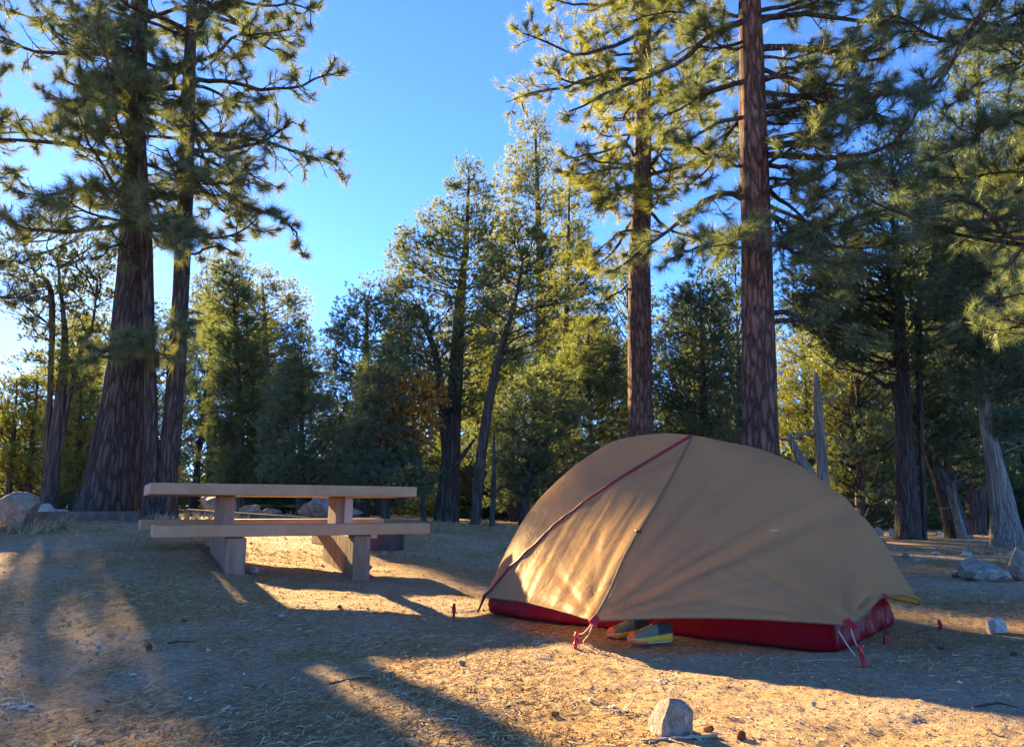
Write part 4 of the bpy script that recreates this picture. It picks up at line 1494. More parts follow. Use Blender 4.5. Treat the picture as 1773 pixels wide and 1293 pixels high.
    for t in np.linspace(0, 1, n2):
        q = top * (1 - t) + (P - [0, 0, .10]) * t
        q[:, 2] = top[:, 2] + (P[2] - .12 - top[:, 2]) * math.sin(t * math.pi / 2) ** 1.0 * (.92)
        L.append(q)
    L = np.stack(L, 0)
    ii = np.arange(n2 - 1)[:, None] * k_
    Fi = np.stack([ii + jj, ii + (jj + 1) % k_, ii + k_ + (jj + 1) % k_, ii + k_ + jj], -1).reshape(-1, 4)
    # kept well inside the fly
    Lc = cen + (L - cen) * np.array([.86, .86, .80])
    Lc[0] = L[0]
    link("inner_canopy", mesh_from("inner_canopy", Lc.reshape(-1, 3) - org, [Fi], [M["inner"]], smooth=True), root)

    # anchors, pole foot, cords
    def patch(Q, s, name="corner_strap"):
        b = MB()
        up = nrm(P - Q)
        sd = nrm(np.cross(up, [0, -1, 0]))
        nr = np.cross(sd, up)
        for a in (-1, 1):
            pass
        pts = [Q + up * s * 1.3 + sd * s * .5, Q + up * s * 1.3 - sd * s * .5, Q - up * s * .7 - sd * s * .9, Q - up * s * .7 + sd * s * .9]
        f = [p - nr * .006 for p in pts] + [p + nr * .006 for p in pts]
        b.add(np.array(f) - org, np.array([[3, 2, 1, 0], [4, 5, 6, 7], [0, 1, 5, 4], [1, 2, 6, 5], [2, 3, 7, 6], [3, 0, 4, 7]]))
        b.build(name, [M["red"] if name == "corner_strap" else M["piping"]], root)
    patch(V - [0, .01, 0], .026)
    patch(FB - [0, .012, 0], .026)
    patch(E - [0, .006, 0], .016)
    b = MB()
    b.tube(np.array([FA + [.06, 0, .05], FA, gA + [0, 0, .0]]) - org, [.009, .010, .006], 8)
    b.build("pole_foot", [M["pole"]], root)

    def cord(pts, r=.0028, mat="cord", sag=0.0):
        pts = [np.asarray(p, float) for p in pts]
        q = smooth_path(pts, 14)
        q[:, 2] -= sag * np.sin(np.linspace(0, math.pi, 14))
        c = MB()
        c.tube(q - org, r, 6)
        c.build("guy_cord", [M[mat]], root)
    s1, s2, s3 = ground_at(995, 1119), ground_at(1498, 1157), ground_at(1533, 1110)
    cord([V, (V + s1) / 2 + [0, 0, .006], s1 + [0, 0, .055]], .0035)
    cord([V - [0, .005, 0], V + [-.03, -.06, -.05], ground_at(1010, 1116) + [0, 0, .012], ground_at(1026, 1118) + [0, 0, .006]], .003)
    cord([FB, FB + (s2 - FB) * .5, s2 + [0, 0, .09]], .003, "cord_pale")
    tb = at(1452, 1092, B[1] - .05)
    cord([tb, (tb + ground_at(1482, 1140)) / 2, ground_at(1482, 1140) + [0, 0, .01]], .003, "cord_pale")
    cord([E, (E + s3) / 2, s3 + [0, 0, .005]], .0035, "piping")
    s4 = ground_at(785, 1064)
    cord([gA + [0, 0, .012], (gA + s4) / 2 + [0, 0, .006], s4 + [0, 0, .012]], .0025)
    s5 = ground_at(1628, 1084)
    cord([FC, (FC + s5) / 2, s5 + [0, 0, .03]], .0025)
    return root


build_tent()


def stake(px, py, h, label, lean=(0, 0), group="red tent stakes", loop=True):
    g = ground_at(px, py)
    t = thing("tent_stake", label, "tent stake", g, 0, group)
    b = MB()
    lx, ly = lean
    P = np.array([[-lx * .4, -ly * .4, -.05], [0, 0, 0], [lx, ly, h]])
    for k in range(3):
        a = k * 2 * math.pi / 3
        o = np.array([math.cos(a), math.sin(a), 0]) * .0045
        d = nrm(P[2] - P[0])
        ax = np.array([nrm(np.cross(d, [math.cos(a), math.sin(a), 0])), np.array([math.cos(a), math.sin(a), 0]), d])
        b.box((P[0] + P[2]) / 2 + o, ax, (.0015, .0055, np.linalg.norm(P[2] - P[0]) / 2))
    b.tube([P[2] - [0, 0, .012], P[2] + [0, 0, .004]], [.008, .008], 8)
    b.build("shaft", [M["red"]], t)
    if loop:
        rng = np.random.default_rng(int(px))
        c = MB()
        th = np.linspace(0, 2 * math.pi, 12)
        c.tube(np.stack([lx * .7 + .010 * np.cos(th), ly * .7 + .007 * np.sin(th), h * .55 + .026 * np.sin(th)], -1), .0026, 5)
        c.tube([[lx * .6, ly * .6, h * .7], [lx * .6 + .014, -.012, h * .35], [.018, -.018, .004]], .0024, 5)
        c.tube([[lx * .6, ly * .6, h * .65], [lx * .6 - .012, -.008, h * .3], [-.012, -.016, .004]], .0024, 5)
        c.build("cord_loop", [M["red"]], t)


stake(785, 1064, .065, "red tent stake standing alone in the dirt beside the tent's orange lit end", (.004, 0))
stake(995, 1122, .070, "red stake with tangled cord loop below the tent's door point", (.012, .01))
stake(1498, 1157, .090, "dark red stake nearest the camera, before the tent's front floor corner", (-.012, .01))
stake(1628, 1086, .035, "short red stake in sunlit litter past the tent's far tip", (0, 0))
stake(1533, 1112, .030, "red stake close against the tent's short red end wall", (0, 0), loop=False)


# ------------------------------------------------------------------ shoes
def shoe(px, py, D_off, heading, label, flip):
    g = ground_at(px, py)
    t = thing("trail_shoe", label, "shoe", (g[0], g[1], g[2]), heading, "pair of trail shoes", (.84, .84, .84))
    n = 44
    s = (1 - np.cos(np.linspace(0, math.pi, n))) / 2
    x = s * .285
    hwid = np.interp(s, [.0, .15, .25, .4, .55, .75, .88, 1], [.047, .047, .050, .047, .040, .037, .037, .036])
    rd = np.sqrt(np.clip(1 - (1 - np.clip(s / .17, 0, 1)) ** 2, 0, 1)) * np.sqrt(np.clip(1 - (1 - np.clip((1 - s) / .10, 0, 1)) ** 2, 0, 1))
    hwid = np.maximum(hwid * rd, .002)
    cy = flip * np.interp(s, [0, .3, .6, 1], [.006, 0, -.004, 0])
    bot = np.interp(s, [0, .1, .25, .7, .9, 1], [.024, .010, .002, .002, .006, .020])
    mid_ = np.interp(s, [0, .1, .3, .6, .85, 1], [.033, .034, .038, .046, .054, .058])
    top = np.interp(s, [0, .03, .08, .15, .3, .42, .55, .68, .80, .92, 1], [.034, .050, .061, .069, .078, .090, .106, .110, .100, .106, .090])

    def loft(z0, z1, w0, w1, name, mat, cap=True, seg=16, s0=0.0, s1=1.0, dome=False, parent=t, mats=None):
        k = (s >= s0 - 1e-6) & (s <= s1 + 1e-6)
        rows = []
        for xi, c, a, b, p, q in zip(x[k], cy[k], z0[k], z1[k], w0[k], w1[k]):
            row = []
            if dome:
                for m in range(seg + 1):
                    th = math.pi * m / seg
                    cc, ss = math.cos(th), math.sin(th)
                    row.append([xi, c + math.copysign(abs(cc) ** .75, cc) * p, a + (b - a) * ss ** .7])
            else:
                row = [[xi, c - p * .94, a], [xi, c - q, a + (b - a) * .25], [xi, c - q * 1.03, a + (b - a) * .7], [xi, c - q * .97, b], [xi, c + q * .97, b], [xi, c + q * 1.03, a + (b - a) * .7], [xi, c + q, a + (b - a) * .25], [xi, c + p * .94, a]]
            rows.append(row)
        R = np.array(rows)
        nr, nc = R.shape[:2]
        ii = np.arange(nr - 1)[:, None] * nc
        if dome:
            jj = np.arange(nc - 1)[None, :]
            Fq = np.stack([ii + jj, ii + jj + 1, ii + nc + jj + 1, ii + nc + jj], -1).reshape(-1, 4)
        else:
            jj = np.arange(nc)[None, :]
            Fq = np.stack([ii + jj, ii + (jj + 1) % nc, ii + nc + (jj + 1) % nc, ii + nc + jj], -1).reshape(-1, 4)
        fs = [Fq, np.arange(nc)[None, ::-1], (np.arange(nc) + (nr - 1) * nc)[None, :]]
        return link(name, mesh_from(name, R.reshape(-1, 3), fs, [mat], smooth=[True, False, False]), parent)
    sole_top = bot + .010
    loft(bot, sole_top, hwid * .96, hwid * 1.0, "outsole", M["foam_w"])
    loft(sole_top + .0005, mid_, hwid, hwid * 1.04, "midsole", M["foam_y"])
    loft(mid_ - .004, top, hwid * .97, hwid, "upper", M["knit"], dome=True, s1=.66)
    loft(mid_ - .004, top, hwid * .965, hwid, "heel_counter", M["dark_knit"], dome=True, s0=.62)
    loft(mid_ - .020, top + .0025, hwid * 1.06, hwid * 1.05, "toe_cap", M["toe"], dome=True, s1=.13)
    loft(mid_ - .034, mid_ - .020, hwid * 1.03, hwid * 1.06, "toe_bumper", M["toe"], s0=.13, s1=.34)
    # collar opening
    c = MB()
    th = np.linspace(0, 2 * math.pi, 25)
    zc = np.interp(.75 * .285 + .045 * np.cos(th), x, top)
    c.tube(np.stack([.77 * .285 + .048 * np.cos(th), .024 * np.sin(th), zc * 0 + .101 + .008 * np.cos(th) ** 2], -1), .007, 8)
    c.build("collar", [M["dark_knit"]], t)
    tg = MB()
    tg.box((.15, 0, .098), np.array([[.86, 0, .5], [0, 1, 0], [-.5, 0, .86]]), (.05, .019, .004), 0, .003)
    tg.build("tongue", [M["dark_knit"]], t)
    lc = MB()
    for k in range(5):
        ss = .28 + .075 * k
        xx = ss * .285
        zt = float(np.interp(ss, s, top))
        lc.tube([[xx, -.026, zt - .012], [xx + .004, 0, zt + .006], [xx, .026, zt - .012]], .0028, 6)
        lc.tube([[xx, -.024, zt - .012], [xx + .011, 0, zt + .008], [xx + .022, .024, zt - .004]], .0024, 6)
    lc.build("laces", [M["lace"]], t)


shoe(1088, 1114, 0, math.radians(14), "green grey trail shoe with yellow sole, the front one peeking under the tent", 1)
shoe(1051, 1105, 0, math.radians(18), "green grey trail shoe half hidden behind its front mate under the tent", -1)


# ------------------------------------------------------------------ picnic table
def build_table():
    th = math.radians(29)
    U = np.array([math.cos(th), math.sin(th), 0])
    Wd = np.array([-math.sin(th), math.cos(th), 0])
    Z = np.array([0, 0, 1.0])
    AX = np.array([U, Wd, Z])
    FL = at(261, 835, 5.5)
    zt = FL[2]
    L, TW, TH = 2.067, .72, .085
    zb, zf = at(257, 909.5, 5.17)[2], at(247, 899.5, 6.21)[2]
    root_at = FL + U * L / 2 + Wd * TW / 2
    gz = float(terrain_base(root_at[0], root_at[1])) - .02
    root = thing("picnic_table", "brown slab picnic table with two bench planks on thick posts, near the tent", "picnic table", (root_at[0], root_at[1], gz), 0)
    org = np.array([root_at[0], root_at[1], gz])

    def slab(c, half, name, mat, bev):
        b = MB()
        b.box(c - org, AX, half, 0, bev)
        return b.build(name, [mat], root)
    slab(FL + U * L / 2 + Wd * TW / 2 - Z * TH / 2, (L / 2, TW / 2, TH / 2), "tabletop", M["plank"], .009)
    BW = .27
    near = FL - Wd * .35 + U * .02
    slab(np.array([*near[:2], zb]) + U * 1.015 + Wd * BW / 2 - Z * .0425, (1.015, BW / 2, .0425), "bench_seat", M["plank"], .010)
    far = FL + Wd * .81
    slab(np.array([*far[:2], zf]) + U * 1.035 + Wd * BW / 2 - Z * .0425, (1.035, BW / 2, .0425), "bench_seat", M["plank"], .010)
    for px_top in (392, 592):
        # find the position along the table whose front post shows at this pixel
        best = min(np.linspace(.1, 1.95, 400), key=lambda u: abs(pix(FL + U * u + Wd * .28 - Z * .2)[0] - px_top))
        c = FL + U * best
        g = min(float(terrain_base(*(c - Wd * .3)[:2])), float(terrain_base(*(c + Wd)[:2]))) - .1
        b = MB()
        # low cross wall under the benches
        y0, y1 = -.30, .60
        zt_, zb_ = zb - .087, g
        b.box(np.array([*(c + Wd * (y0 + y1) / 2)[:2], (zt_ + zb_) / 2]) - org, AX, (.058, (y1 - y0) / 2, (zt_ - zb_) / 2), 0, .012)
        # upright to the table top
        b.box(np.array([*(c + Wd * .36)[:2], (zt - TH + zt_) / 2 - .001]) - org, AX, (.060, .13, (zt - TH - zt_) / 2), 0, .010)
        # flared feet of the front and rear
        b.box(np.array([*(c + Wd * (-.235))[:2], (zt_ - .004 + zb_) / 2]) - org, AX, (.068, .075, (zt_ - .008 - zb_) / 2), 0, .012)
        b.box(np.array([*(c + Wd * (.80))[:2], zf - .088 - .07]) - org, AX, (.050, .235, .069), 0, .010)
        b.build("pedestal", [M["post"]], root)
        if px_top > 500:
            cl = MB()
            cl.box(np.array([*(c + Wd * .185)[:2], zb + .02]) + U * .03 - org, AX, (.032, .018, .25), 0, .004)
            cl.build("cleat", [M["cleat"]], root)
    return root, U, Wd


table, TU, TWD = build_table()
g = at(500, 880, 23.5)
tb2 = copy_thing(table, (g[0], 23.5, float(terrain_base(g[0], 23.5)) - .35), math.radians(-22), "distant brown picnic table glimpsed between the grey boulders")

# ------------------------------------------------------------------ fire ring
def fire_ring():
    g = ground_at(638, 952)
    c = np.array([g[0], g[1] + .38, float(terrain_base(g[0], g[1] + .38))])
    t = thing("fire_ring", "low sooty steel fire ring on the dirt past the picnic table's end", "fire ring", c)
    R, H = .30, .185
    b = MB()
    n = 48
    th = np.linspace(0, 2 * math.pi, n, endpoint=False)
    rows = []
    for r, z in ((R, -.03), (R, H), (R + .008, H + .004), (R - .012, H + .004), (R - .006, H - .01), (R - .006, -.03)):
        rows.append(np.stack([r * np.cos(th), r * np.sin(th), np.full(n, z)], -1))
    V = np.vstack(rows)
    ii = np.arange(5)[:, None] * n
    jj = np.arange(n)[None, :]
    b.add(V, np.stack([ii + jj, ii + (jj + 1) % n, ii + n + (jj + 1) % n, ii + n + jj], -1).reshape(-1, 4), 0, False)
    b.build("ring_wall", [M["steel"]], t)
    p = MB()  # pale plate added in place of the ring's light square hole
    p.box((.04, -R - .004, .12), np.eye(3), (.032, .004, .024), 0, .002)
    p.build("hole_patch", [M["cleat"]], t)
    gr = MB()
    for k in range(9):
        y = -.24 + .06 * k
        l = math.sqrt(R * R - y * y) - .01
        gr.tube([[-l, y, H - .012], [l, y, H - .012]], .005, 6)
    gr.build("grate", [M["steel"]], t)


fire_ring()


# ------------------------------------------------------------------ rocks
def rock(px, py, wpx, hpx, label, seed, mat="rock", D=None, deep=.8, planes=14, cat="rock", name="rock", group=None, sink=.12, rough=.05, top=None, taper=0.0):
    import bmesh
    g = ground_at(px, py) if D is None else None
    if D is not None:
        g = at(px, py, D)
        g[2] = min(g[2], float(terrain_base(g[0], g[1])))
    Dg = g[1]
    w, h = wpx * Dg / F_PX, hpx * Dg / F_PX
    rng = np.random.default_rng(seed)
    bm = bmesh.new()
    bmesh.ops.create_icosphere(bm, subdivisions=5, radius=1)
    V = np.array([v.co[:] for v in bm.verts])
    F = np.array([[v.index for v in f.verts] for f in bm.faces])
    bm.free()
    for k in range(planes):
        n = nrm(rng.normal(size=3))
        d = rng.uniform(.45, .8)
        e = V @ n - d
        V = V - np.where(e > 0, e, 0)[:, None] * n * .96
    if top is not None:
        n = nrm(np.array(top))
        e = V @ n - .45
        V = V - np.where(e > 0, e, 0)[:, None] * n * .97
    nv = nrm(V)
    V = V * (1 + rough * fbm(V[:, 0] * 2.2 + seed, V[:, 1] * 2.2, V[:, 2] * 2.2, 4) + rough * .5 * fbm(V[:, 0] * 7 + seed, V[:, 1] * 7, V[:, 2] * 7, 3))[:, None]
    if taper:
        V[:, :2] *= (1 - taper * np.clip((V[:, 2:3] + .9) / 1.8, 0, 1) ** 1.3)
        V[:, 0] += .25 * np.clip(V[:, 2], 0, 1)
    lo, hi = V.min(0), V.max(0)
    V = (V - (lo + hi) / 2) / (hi - lo)
    V = V * np.array([w, w * deep, h * (1 + sink)])
    V[:, 2] += h * (1 + sink) / 2 - h * sink
    o = link(name, mesh_from(name, V, [F], [M[mat]], smooth=True))
    o.location = (g[0], g[1] + w * deep * .35, g[2])
    return tag(o, label, cat, group)


rock(1169, 1279, 72, 58, "grey pointed stone alone in the sunlit litter before the tent", 3, "rock_grey", deep=.8, planes=20, rough=.02, sink=.16, taper=.22)
rock(12, 918, 72, 66, "large tan sandstone boulder cut off by the frame's edge", 5, "rock", planes=9, cat="boulder", name="boulder", rough=.05)
rock(66, 888, 46, 22, "pale flat topped rock just past the large tan sandstone boulder", 7, "rock_pale", D=10.5)
rock(92, 888, 40, 12, "low pale slab tapering toward the thickest pine trunk", 8, "rock_pale", D=10.8)
rock(366, 892, 66, 42, "grey boulder under the table top beside the nearer pedestal's outer side", 9, "rock_pit", D=10.5, cat="boulder", name="boulder")
rock(428, 893, 40, 20, "tan rock showing between the table pedestals against the nearer one", 10, "rock", D=10.3)
rock(447, 884, 18, 11, "small tan rock in the row of stones seen under the picnic table", 11, "rock", D=11)
rock(468, 884, 34, 14, "low tan stone beside the distant picnic table", 12, "rock", D=11.5)
rock(566, 896, 116, 50, "large pitted grey boulder behind the far pedestal of the picnic table", 13, "rock_pit", D=9.8, cat="boulder", name="boulder", rough=.09, deep=.7)
rock(1715, 1006, 70, 36, "flat topped pale rock with a dark undercut side, by the frame's edge", 14, "rock_grey", planes=8, top=(-.15, -.45, 1), rough=.06)
rock(1776, 1005, 36, 55, "brown boulder mostly cut off by the frame beside the undercut rock", 15, "rock", cat="boulder", name="boulder")
rock(1735, 1097, 34, 24, "small pale stone at the end of the lit strip beyond the tent", 16, "rock_pale", planes=9)
rock(1522, 918, 16, 14, "round pale rock among the thin saplings past the tent", 17, "rock_pale", D=16)
rock(1550, 920, 18, 14, "squared white rock beside the scaly juniper's foot", 18, "rock_pale", D=15.5, planes=6)
rock(1677, 964, 18, 9, "small tan stone on the shaded verge before the mossy leaning juniper", 19, "rock_pale")
rock(1760, 966, 18, 13, "rounded tan stone in front of the pale twisted juniper", 20, "rock_pale")
rock(1622, 960, 18, 6, "flat pale flake of stone at the verge's edge", 21, "rock_pale")
rock(1570, 966, 12, 9, "dark stone on the lit strip of dirt past the tent", 22, "rock_pit")
rock(1658, 1000, 14, 9, "little brown stone on the dirt before the undercut rock", 23, "rock")
rock(633, 992, 20, 14, "dark stone against the far pedestal of the picnic table", 24, "rock_pit")
rock(664, 962, 16, 8, "grey stone at the foot of the fire ring", 25, "rock_grey")
rock(438, 993, 22, 12, "grey stone half buried beside the near pedestal of the picnic table", 26, "rock_grey")
rock(1528, 942, 17, 7, "dark flat stone tilted on the verge past the tent", 27, "rock_pit")
rock(1232, 1160, 9, 7, "pea sized stone on the lit dirt below the tent's red wall", 28, "rock")
rock(800, 1152, 12, 8, "small brown clod in the lit litter before the tent's door", 29, "rock")

rs = random.Random(9)
for k in range(46):
    px = rs.choice([rs.uniform(1500, 1773), rs.uniform(1500, 1773), rs.uniform(640, 840), rs.uniform(0, 1773)])
    py = rs.uniform(925, 985) if px > 1500 and rs.random() < .6 else rs.uniform(960, 1270)
    if 830 < px < 1560 and 1020 < py < 1140:
        continue
    w = rs.uniform(4, 11)
    rock(px, py, w, w * rs.uniform(.4, .7), "small loose stone scattered on the campsite dirt", 300 + k, rs.choice(["rock", "rock_pale", "rock_grey", "rock_pit"]), cat="stone", name="stone", group="loose small stones on the dirt", planes=8)


# ------------------------------------------------------------------ timber edging of the campsite road
def edging(px0, px1, D0, D1, label, seed):
    a, b = at(px0, 893, D0), at(px1, 893, D1)
    for p in (a, b):
        p[2] = float(terrain_base(p[0], p[1]))
    d = nrm(b - a)
    s = np.array([-d[1], d[0], 0])
    L = np.linalg.norm(b - a)
    m = MB()
    m.box(((a + b) / 2) + [0, 0, .02], np.array([d, s, np.cross(d, s)]), (L / 2, .09, .075), 0, .012)
    o = m.build("timber_edging", [M["tie"]])
    tag(o, label, "kerb")


edging(44, 246, 8.4, 8.5, "dark timber edging running from the tan boulder to the pine trunks", 1)
edging(322, 560, 9.3, 9.6, "dark timber edging glimpsed under the picnic table top", 2)


# ------------------------------------------------------------------ litter on the ground
def scatter(rng, n, r0, r1, half_az, power=1.0):
    u = rng.uniform(size=n)
    r = r0 * (r1 / r0) ** u if power == 1.0 else (r0 ** (1 - power) + u * (r1 ** (1 - power) - r0 ** (1 - power))) ** (1 / (1 - power))
    a = np.radians(rng.uniform(-half_az, half_az, n))
    return r * np.sin(a), r * np.cos(a), r


def clear_of_tent(x, y):
    A, B, C = ground_at(838, 1060), ground_at(1440, 1130), ground_at(1555, 1080)
    e1, e2 = (B - A)[:2], (C - B)[:2]
    d = np.stack([x - A[0], y - A[1]], -1)
    a = d @ e1 / (e1 @ e1)
    b = d @ e2 / (e2 @ e2)
    return ~((a > -.01) & (a < 1.01) & (b > -.01) & (b < 1.01))


def litter():
    rng = np.random.default_rng(41)
    n = 90000
    x, y, r = scatter(rng, n, 1.25, 13, 39)
    dens = fbm(x * .9 + 5, y * .9, 2.0, 3) + .35 * fbm(x * 4, y * 4, 7.0, 2)
    keep = (rng.uniform(size=n) < np.clip(.26 + .95 * dens, .05, 1)) & clear_of_tent(x, y)
    x, y, r = x[keep], y[keep], r[keep]
    n = len(x)
    z = terrain(x, y)
    L = rng.uniform(.015, .060, n) * (1 + .6 * (rng.uniform(size=n) < .12))
    w = rng.uniform(.0012, .0026, n) * np.maximum(1, r / 4)
    a = rng.uniform(0, 2 * math.pi, n)
    tilt = np.abs(rng.normal(0, .16, n)) + .02
    d = np.stack([np.cos(a) * np.cos(tilt), np.sin(a) * np.cos(tilt), np.sin(tilt)], -1)
    bend = rng.normal(0, .25, n)
    s = np.stack([-np.sin(a), np.cos(a), np.zeros(n)], -1)
    p0 = np.stack([x, y, z + .001], -1)
    p1 = p0 + d * (L * .5)[:, None] + s * (L * bend * .5)[:, None] + np.array([0, 0, .002])
    p2 = p0 + d * L[:, None] * np.array([1, 1, .35])
    up = np.array([0, 0, 1.0]) * (w * .35)[:, None]
    hw = s * (w / 2)[:, None] + up
    V = np.stack([p0 - hw, p0 + hw, p1 - hw, p1 + hw, p2], 1).reshape(-1, 3)
    b = np.arange(n)[:, None] * 5
    F4 = b + np.array([0, 1, 3, 2])
    F3 = b + np.array([2, 3, 4])
    ti = np.repeat(np.clip(rng.beta(2.2, 2.2, n) + .25 * (rng.uniform(size=n) < .08), 0, 1), 5)
    o = link("pine_litter", mesh_from("pine_litter", V, [F4, F3], [M["straw"]], tint=ti))
    tag(o, "fallen dry pine needles strewn over the campsite dirt", "pine litter", None, "stuff")

    # gravel
    n = 60000
    x, y, r = scatter(rng, n, 1.25, 15, 39)
    keep = (rng.uniform(size=n) < np.clip(.6 - .5 * fbm(x * .9 + 5, y * .9, 2.0, 3), .15, 1)) & clear_of_tent(x, y)
    x, y, r = x[keep], y[keep], r[keep]
    n = len(x)
    sz = (.0022 + .0055 * rng.beta(1.1, 5, n)) * np.maximum(.8, (r / 3) ** .6)
    big = rng.uniform(size=n) < .012
    sz[big] *= 2.2
    z = terrain(x, y) + sz * .25
    octa = np.array([[1, 0, 0], [0, 1, 0], [-1, 0, 0], [0, -1, 0], [0, 0, .8], [0, 0, -.8]], float)
    fo = np.array([[0, 1, 4], [1, 2, 4], [2, 3, 4], [3, 0, 4], [1, 0, 5], [2, 1, 5], [3, 2, 5], [0, 3, 5]])
    J = octa[None] * rng.uniform(.55, 1.3, (n, 6, 3)) + rng.normal(0, .15, (n, 6, 3))
    a = rng.uniform(0, 6.28, n)
    c, sn = np.cos(a)[:, None], np.sin(a)[:, None]
    J = np.stack([J[..., 0] * c - J[..., 1] * sn, J[..., 0] * sn + J[..., 1] * c, J[..., 2] * .75], -1) * sz[:, None, None]
    V = (J + np.stack([x, y, z], -1)[:, None]).reshape(-1, 3)
    F = (np.arange(n)[:, None, None] * 6 + fo[None]).reshape(-1, 3)
    ti = np.repeat(rng.beta(2, 2, n), 6)
    o = link("gravel", mesh_from("gravel", V, [F], [M["chip"]], tint=ti))
    tag(o, "fine gravel and dirt crumbs over the campsite", "gravel", None, "stuff")

    # dry grass and forest floor tufts along the far edge of the clearing
    pos, dr = [], []
    for k in range(2600):
        px = rng.uniform(-60, 1830)
        py = rng.uniform(893, 925) if px < 860 else rng.uniform(915, 960)
        if 250 < px < 680 and py > 905:
            continue
        g = ground_at(px, py)
        if vnoise(g[0] * .8, g[1] * .8, 5.0) < (-.15 if 690 < px < 920 else .22):
            continue
        pos.append(g)
        dr.append([rng.normal(0, .2), rng.normal(0, .2), 1])
    V, F, ti = blades(rng, np.array(pos), np.array(dr), 9, .04, .13, .012, 5, 60, .1, .02)
    o = link("dry_grass", mesh_from("dry_grass", V, [F], [M["grass"]], tint=ti))
    tag(o, "sparse dry grass and leaf litter along the edge of the trees", "grass", None, "stuff")


litter()


def stem_clump(px, py, size, n, label, seed, mat="pale_stem"):
    rng = np.random.default_rng(seed)
    g = ground_at(px, py)
    m = MB()
    for k in range(n):
        p = np.array([rng.normal(0, size * .35), rng.normal(0, size * .35), .004])
        q = grow(rng, p, [rng.normal(), rng.normal(), rng.uniform(.1, .9)], size * rng.uniform(.5, 1.1), 7, .45, 0, .35)
        q[:, 2] = np.maximum(q[:, 2], .003)
        m.tube(q, np.linspace(.0028, .0012, 7), 4, 0, True, None, rng.uniform())
    o = m.build("dry_grass", [M[mat]])
    o.location = (g[0], g[1], float(terrain(g[0], g[1])))
    tag(o, label, "dry grass")


stem_clump(40, 1222, .10, 12, "bleached curled stem clump at the frame's lower edge, biggest of its kind", 1)
stem_clump(402, 1234, .06, 10, "small fan of pale curled stems on the dim litter", 2)
stem_clump(126, 1284, .04, 6, "pale curled tuft touching the picture's bottom edge", 3)
stem_clump(230, 1168, .05, 5, "thin pale stems lying among needles, up from the small pale fan", 4)
stem_clump(1068, 1228, .07, 9, "pale bent stems splayed beside the grey pointed stone", 5)
stem_clump(420, 1075, .05, 5, "wispy pale stems on the grey dirt before the picnic table", 6)
stem_clump(905, 1225, .14, 1, "single long pale stem bent on the shaded dirt before the tent", 7)
stem_clump(1250, 1278, .12, 1, "single pale stem curving past the red brown cones", 8)
stem_clump(955, 1140, .08, 3, "straight pale straws in the lit patch before the tent's door", 9)
stem_clump(1170, 1185, .09, 3, "long straws lying across the lit band below the shoes", 10)


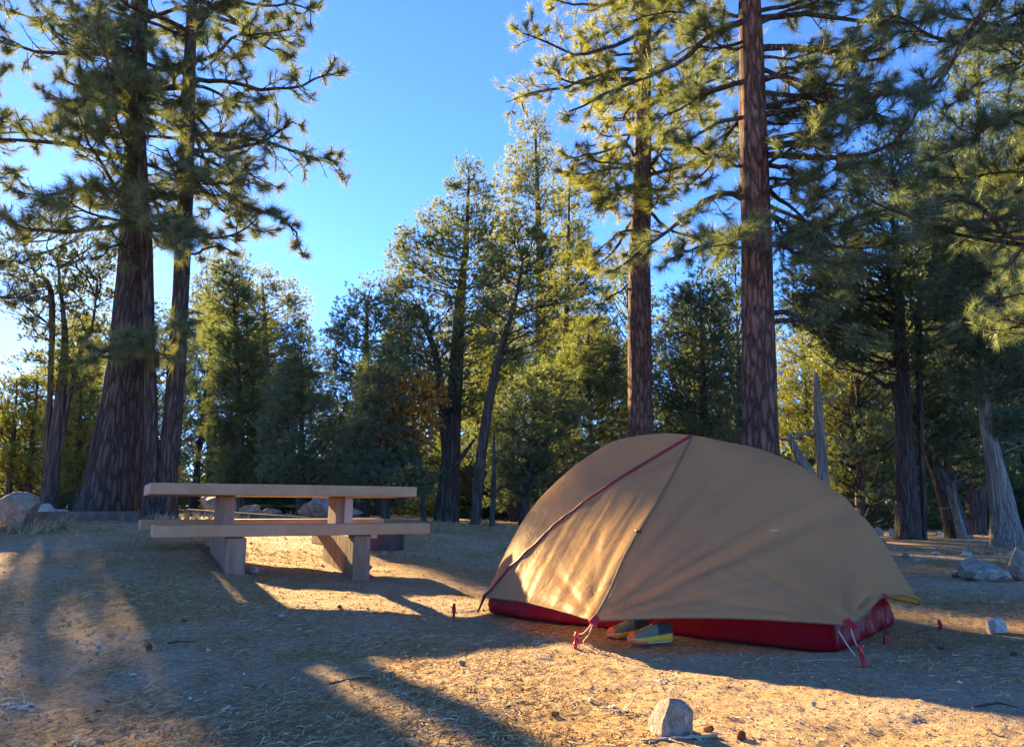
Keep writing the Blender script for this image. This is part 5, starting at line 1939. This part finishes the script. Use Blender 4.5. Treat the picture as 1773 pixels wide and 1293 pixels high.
def cone(px, py, size, label, seed, flat=.6):
    rng = np.random.default_rng(seed)
    g = ground_at(px, py)
    m = MB()
    for k in range(60):
        t = k / 60
        a = k * 2.4
        r = size * .5 * math.sin(math.pi * (.12 + .82 * t)) ** .8
        c = np.array([(t - .5) * size * 1.5, r * math.cos(a) * .5, r * math.sin(a) * .5])
        o_ = nrm([.45, math.cos(a), math.sin(a)])
        sd = nrm(np.cross(o_, [1, 0, 0]))
        tip = c + o_ * size * .30
        w = sd * size * .13
        th = nrm(np.cross(o_, sd)) * size * .02
        m.add(np.array([c - w * .6, c + w * .6, tip + w, tip - w, c - w * .6 + th, c + w * .6 + th, tip + w + th * 2, tip - w + th * 2]),
              np.array([[3, 2, 1, 0], [4, 5, 6, 7], [0, 1, 5, 4], [1, 2, 6, 5], [2, 3, 7, 6], [3, 0, 4, 7]]))
    o = m.build("pine_cone", [M["cone"]])
    o.location = (g[0], g[1], float(terrain(g[0], g[1])) + size * .33)
    o.rotation_euler = (rng.uniform(-.3, .3), rng.uniform(-.2, .2), rng.uniform(0, 6.28))
    tag(o, label, "pine cone", "fallen pine cones on the dirt")


for k, (px, py, s, lb) in enumerate([(1226, 1268, .034, "red brown pine cone just beside the grey pointed stone"), (1284, 1283, .038, "red brown pine cone at the picture's bottom edge past the grey pointed stone"),
                                     (258, 1122, .040, "brown pine cone in a scrap of reddish litter on the dim dirt"), (588, 1052, .034, "pine cone in the small lit patch before the picnic table"),
                                     (1755, 1135, .034, "dark pine cone in the shade by the frame's edge"), (1630, 1122, .030, "dark pine cone on shaded dirt past the nearest red stake"),
                                     (960, 1243, .030, "small pine cone in shaded litter between the long stem and the stone"), (320, 1080, .03, "dark pine cone in the grey shade before the picnic table")]):
    cone(px, py, s * .62, lb, 60 + k)


def fallen_stick(pts, r, label, seed, mat="twig"):
    rng = np.random.default_rng(seed)
    P = np.array([ground_at(*p) for p in pts])
    P[:, 2] = terrain(P[:, 0], P[:, 1]) + r * .8
    q = smooth_path(P, 16)
    q += rng.normal(size=q.shape) * r * .25
    m = MB()
    m.tube(q, np.linspace(r, r * .5, 16), 7)
    for k in range(2):
        i = 5 + 5 * k
        z = grow(rng, q[i], nrm(q[i + 1] - q[i] + rng.normal(size=3) * [.6, .6, 0]), r * 14, 5, .15)
        z[:, 2] = q[i][2]
        m.tube(z, np.linspace(r * .5, r * .25, 5), 5)
    c = q.mean(0)
    o = m.build("fallen_twig", [M[mat]])
    tag(o, label, "twig")


fallen_stick([(290, 1112), (312, 1110), (336, 1112)], .004, "dark short twig on the dim dirt in front of the picnic table", 1)
fallen_stick([(570, 1185), (600, 1178), (640, 1175)], .003, "dark twig crossing the shaded dirt near the picture's middle", 2)
fallen_stick([(1240, 1280), (1180, 1288), (1110, 1291)], .005, "grey twig on the ground under the pointed stone", 3, "twig_pale")
fallen_stick([(1480, 1148), (1420, 1145), (1370, 1149)], .004, "pale thin twig lying before the tent's red floor", 4, "twig_pale")
fallen_stick([(1690, 1225), (1730, 1222), (1765, 1226)], .0035, "dark twig on the shaded dirt by the frame's edge", 5)
